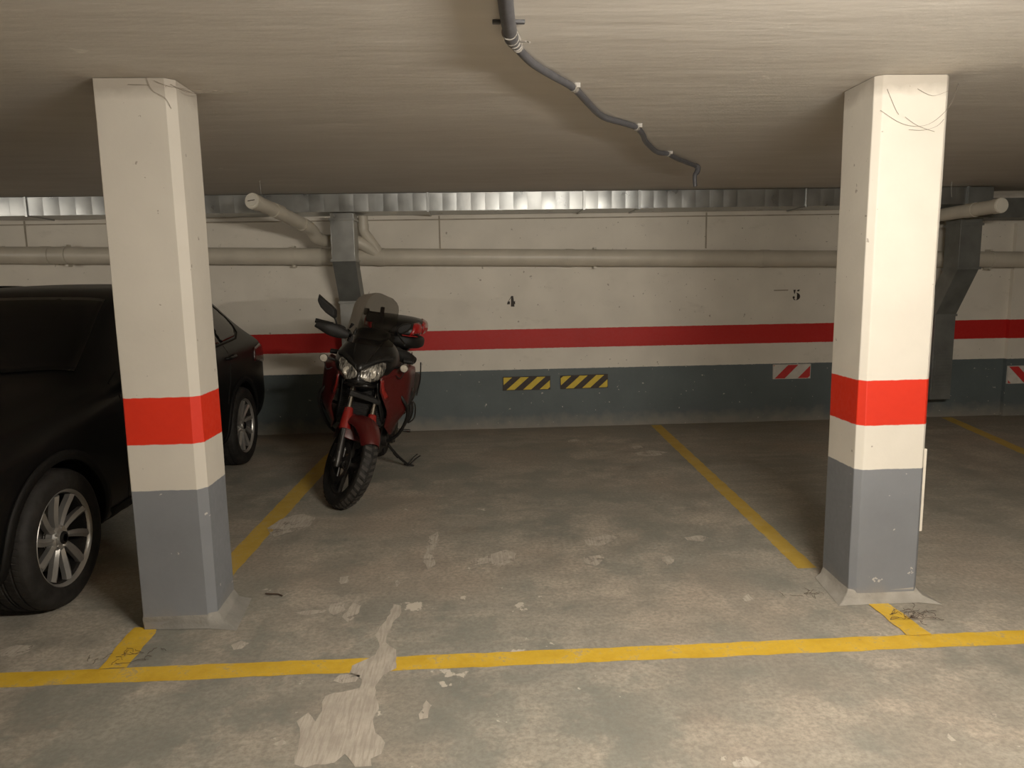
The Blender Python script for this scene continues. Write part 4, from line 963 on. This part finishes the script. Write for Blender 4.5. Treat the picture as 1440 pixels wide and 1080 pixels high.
# swing arm, chain guard, shock, exhaust
sw = B()
for s in (-1, 1): tube(sw, [(s*.10,1.02,.40),(s*.125,1.25,.37),(s*.12,1.60,.32)], [.03,.028,.024], 10, 3)
tube(sw, [(-.12,1.15,.39),(.12,1.15,.39)], .03, 10); obj('swing_arm', sw, M_msteel, bike)
obj('exhaust', tube(B(), [(-.10,.55,.50),(-.13,.45,.36),(-.15,.62,.27),(-.17,1.0,.30),(-.20,1.25,.45),(-.22,1.4,.55)], .022, 12, 4), M_msteel, bike)
for s in (-1, 1): obj('silencer', tube(B(), [(s*.21,1.28,.50),(s*.22,1.36,.56),(s*.235,1.80,.74),(s*.235,1.84,.755)], [.03,.055,.058,.045], 18), M_msteel, bike)
obj('rear_mudguard', loft(B(), [[(t*.085, 1.56+(.35-.03*abs(t)**2)*sin(a), .318+(.35-.03*abs(t)**2)*cos(a)) for t in (-1,-.6,-.2,.2,.6,1)] for a in [R(x) for x in range(-35, 75, 11)]], caps=False, closed=False), M_mplastic, bike, solid=.004)
# side stand and centre stand
ss = obj('side_stand', tube(B(), [(.13,.98,.30),(.16,.99,.255),(.26,1.06,.14),(.345,1.13,.062)], [.015,.014,.012,.011], 10, 3), M_mplastic, bike)
obj('stand_foot', xform(box(B(), -.055, .055, -.028, .028, -.006, .008), Matrix.Translation((.352,1.14,.061)) @ Matrix.Rotation(.16, 4, 'Y')), M_mplastic, ss, bevel=.006)
obj('stand_spring', tube(B(), [(.20,1.02,.215),(.215,1.0,.185),(.25,1.04,.14)], .007, 8, 3), M_msteel, ss)
cs = B(); tube(cs, [(.335,1.13,.075),(.375,1.16,.135),(.405,1.17,.165)], .005, 8); tube(cs, [(.352,1.15,.07),(.40,1.18,.125),(.43,1.19,.150)], .005, 8)
obj('stand_prong', cs, M_mplastic, ss)
ctr = B()
for s in (-1, 1): tube(ctr, [(s*.12,1.12,.34),(s*.15,1.28,.26),(s*.15,1.42,.19)], .012, 8)
tube(ctr, [(-.15,1.30,.25),(.15,1.30,.25)], .010, 8); obj('centre_stand', ctr, M_mplastic, bike)
# fog lamps and indicators
for s, c in ((-1, (-.288,.23,1.035)), (1, (.305,.26,1.035))):
    f_ = obj('fog_lamp', lathe_solid(B(), [(.045,.012),(.03,.024),(0,.030),(-.012,.031)], 'y', 24, c), M_mplastic, bike)
    obj('lamp_glass', lathe_solid(B(), [(-.012,.028),(-.017,.024),(-.019,.010)], 'y', 24, c), M_fog, f_)
    obj('lamp_bracket', tube(B(), [(c[0],c[1]+.04,c[2]),(c[0]*.80,c[1]+.06,c[2]-.01),(s*.21,c[1]+.10,c[2]-.02)], .008, 8), M_mplastic, f_)
    obj('lamp_wire', tube(B(), [(c[0]+s*.0,c[1]+.03,c[2]-.03),(c[0]*.93,c[1]+.03,c[2]-.085),(c[0]*.80,c[1]+.05,c[2]-.07)], .004, 6, 4), M_mplastic, f_)
    ind = obj('indicator', loft(B(), [[(x, y_, z_) for (_x, y_, z_) in [(0, .60+.022*cos(q), 1.045+.02*sin(q)) for q in [2*pi*k/12 for k in range(12)]]] for x in (s*.25, s*.33)]), M_mplastic, bike, bevel=.006)
# luggage rack and top case
rk = B()
for s in (-1, 1): tube(rk, [(s*.11,1.50,.99),(s*.13,1.62,1.0),(s*.13,1.95,1.012)], .010, 8, 3)
for y in (1.62, 1.78, 1.94): tube(rk, [(-.13,y,1.005),(.13,y,1.005)], .009, 8)
obj('luggage_rack', rk, M_mplastic, bike)
def case_ring0(y, w_, z0_, z1_, e=.55, n=24): return sell(0, (z0_+z1_)/2, w_, (z1_-z0_)/2, n, e, y)
dz = -.075
def case_ring(y, w_, z0_, z1_, e=.55, n=24): return sell(0, (z0_+z1_)/2+dz, w_, (z1_-z0_)/2, n, e, y)
tc = obj('top_case', loft(B(), [case_ring(1.50,.13,1.16,1.23), case_ring(1.53,.19,1.13,1.238), case_ring(1.65,.262,1.10,1.24), case_ring(1.82,.285,1.10,1.24), case_ring(1.95,.26,1.105,1.235), case_ring(1.99,.20,1.12,1.22)]), M_mplastic, bike, sub=1)
lid = obj('case_lid', loft(B(), [case_ring(1.47,.17,1.245,1.29), case_ring(1.50,.225,1.235,1.345,.6), case_ring(1.62,.28,1.232,1.395,.6), case_ring(1.78,.292,1.232,1.41,.6), case_ring(1.93,.27,1.235,1.39,.6), case_ring(2.0,.21,1.24,1.34,.6)]), M_mblack, tc, sub=2)
lb = bvh_of(lid)
for sd in (-1, 1):
    d = '+x' if sd > 0 else '-x'
    q = [(1.62,1.262),(1.60,1.30),(1.61,1.355),(1.68,1.378),(1.80,1.39),(1.93,1.355),(1.975,1.30),(1.95,1.262),(1.80,1.252)]
    decal(lb, [(a, b+dz) for a, b in q], d, 'case_reflector', M_refl, lid, .03, .006, .012)
    decal(lb, [(sd*a, b+dz) for a, b in [(.165,1.25),(.19,1.30),(.185,1.352),(.225,1.365),(.262,1.335),(.272,1.29),(.262,1.25)]], '-y', 'case_reflector', M_refl, lid, .03, .006, .012)
    obj('case_trim', tube(B(), [(sd*.10,1.478,1.242+dz),(sd*.17,1.492,1.240+dz),(sd*.235,1.535,1.240+dz)], .004, 8, 4), M_refl, tc)
obj('licence_plate', box(B(), -.10, .10, 1.985, 1.99, .70, .86), M_whitepl, bike, bevel=.003, smooth=False)


# ------------------------------------------------------------------ camera
cam = bpy.data.cameras.new('camera'); co = bpy.data.objects.new('camera', cam); COL.objects.link(co)
cam.sensor_fit = 'HORIZONTAL'; cam.sensor_width = 36; cam.lens = 36*FPX/1440; cam.clip_start = .05; cam.clip_end = 60
fwd = Vector((sin(YAW)*cos(PITCH), cos(YAW)*cos(PITCH), -sin(PITCH)))
right0 = Vector((cos(YAW), -sin(YAW), 0)); up0 = right0.cross(fwd)
r_ = ROLL
right = right0*cos(r_) - up0*sin(r_); up = right0*sin(r_) + up0*cos(r_)
co.matrix_world = Matrix(((right.x, up.x, -fwd.x, 0), (right.y, up.y, -fwd.y, 0), (right.z, up.z, -fwd.z, CAM_H), (0,0,0,1)))
SC.camera = co
SC.view_settings.view_transform = 'Standard'; SC.view_settings.look = 'None'
SC.view_settings.exposure = .22; SC.view_settings.gamma = 1.17
SC.cycles.max_bounces = 8; SC.cycles.diffuse_bounces = 5; SC.cycles.use_denoising = True
SC.cycles.sample_clamp_indirect = 6
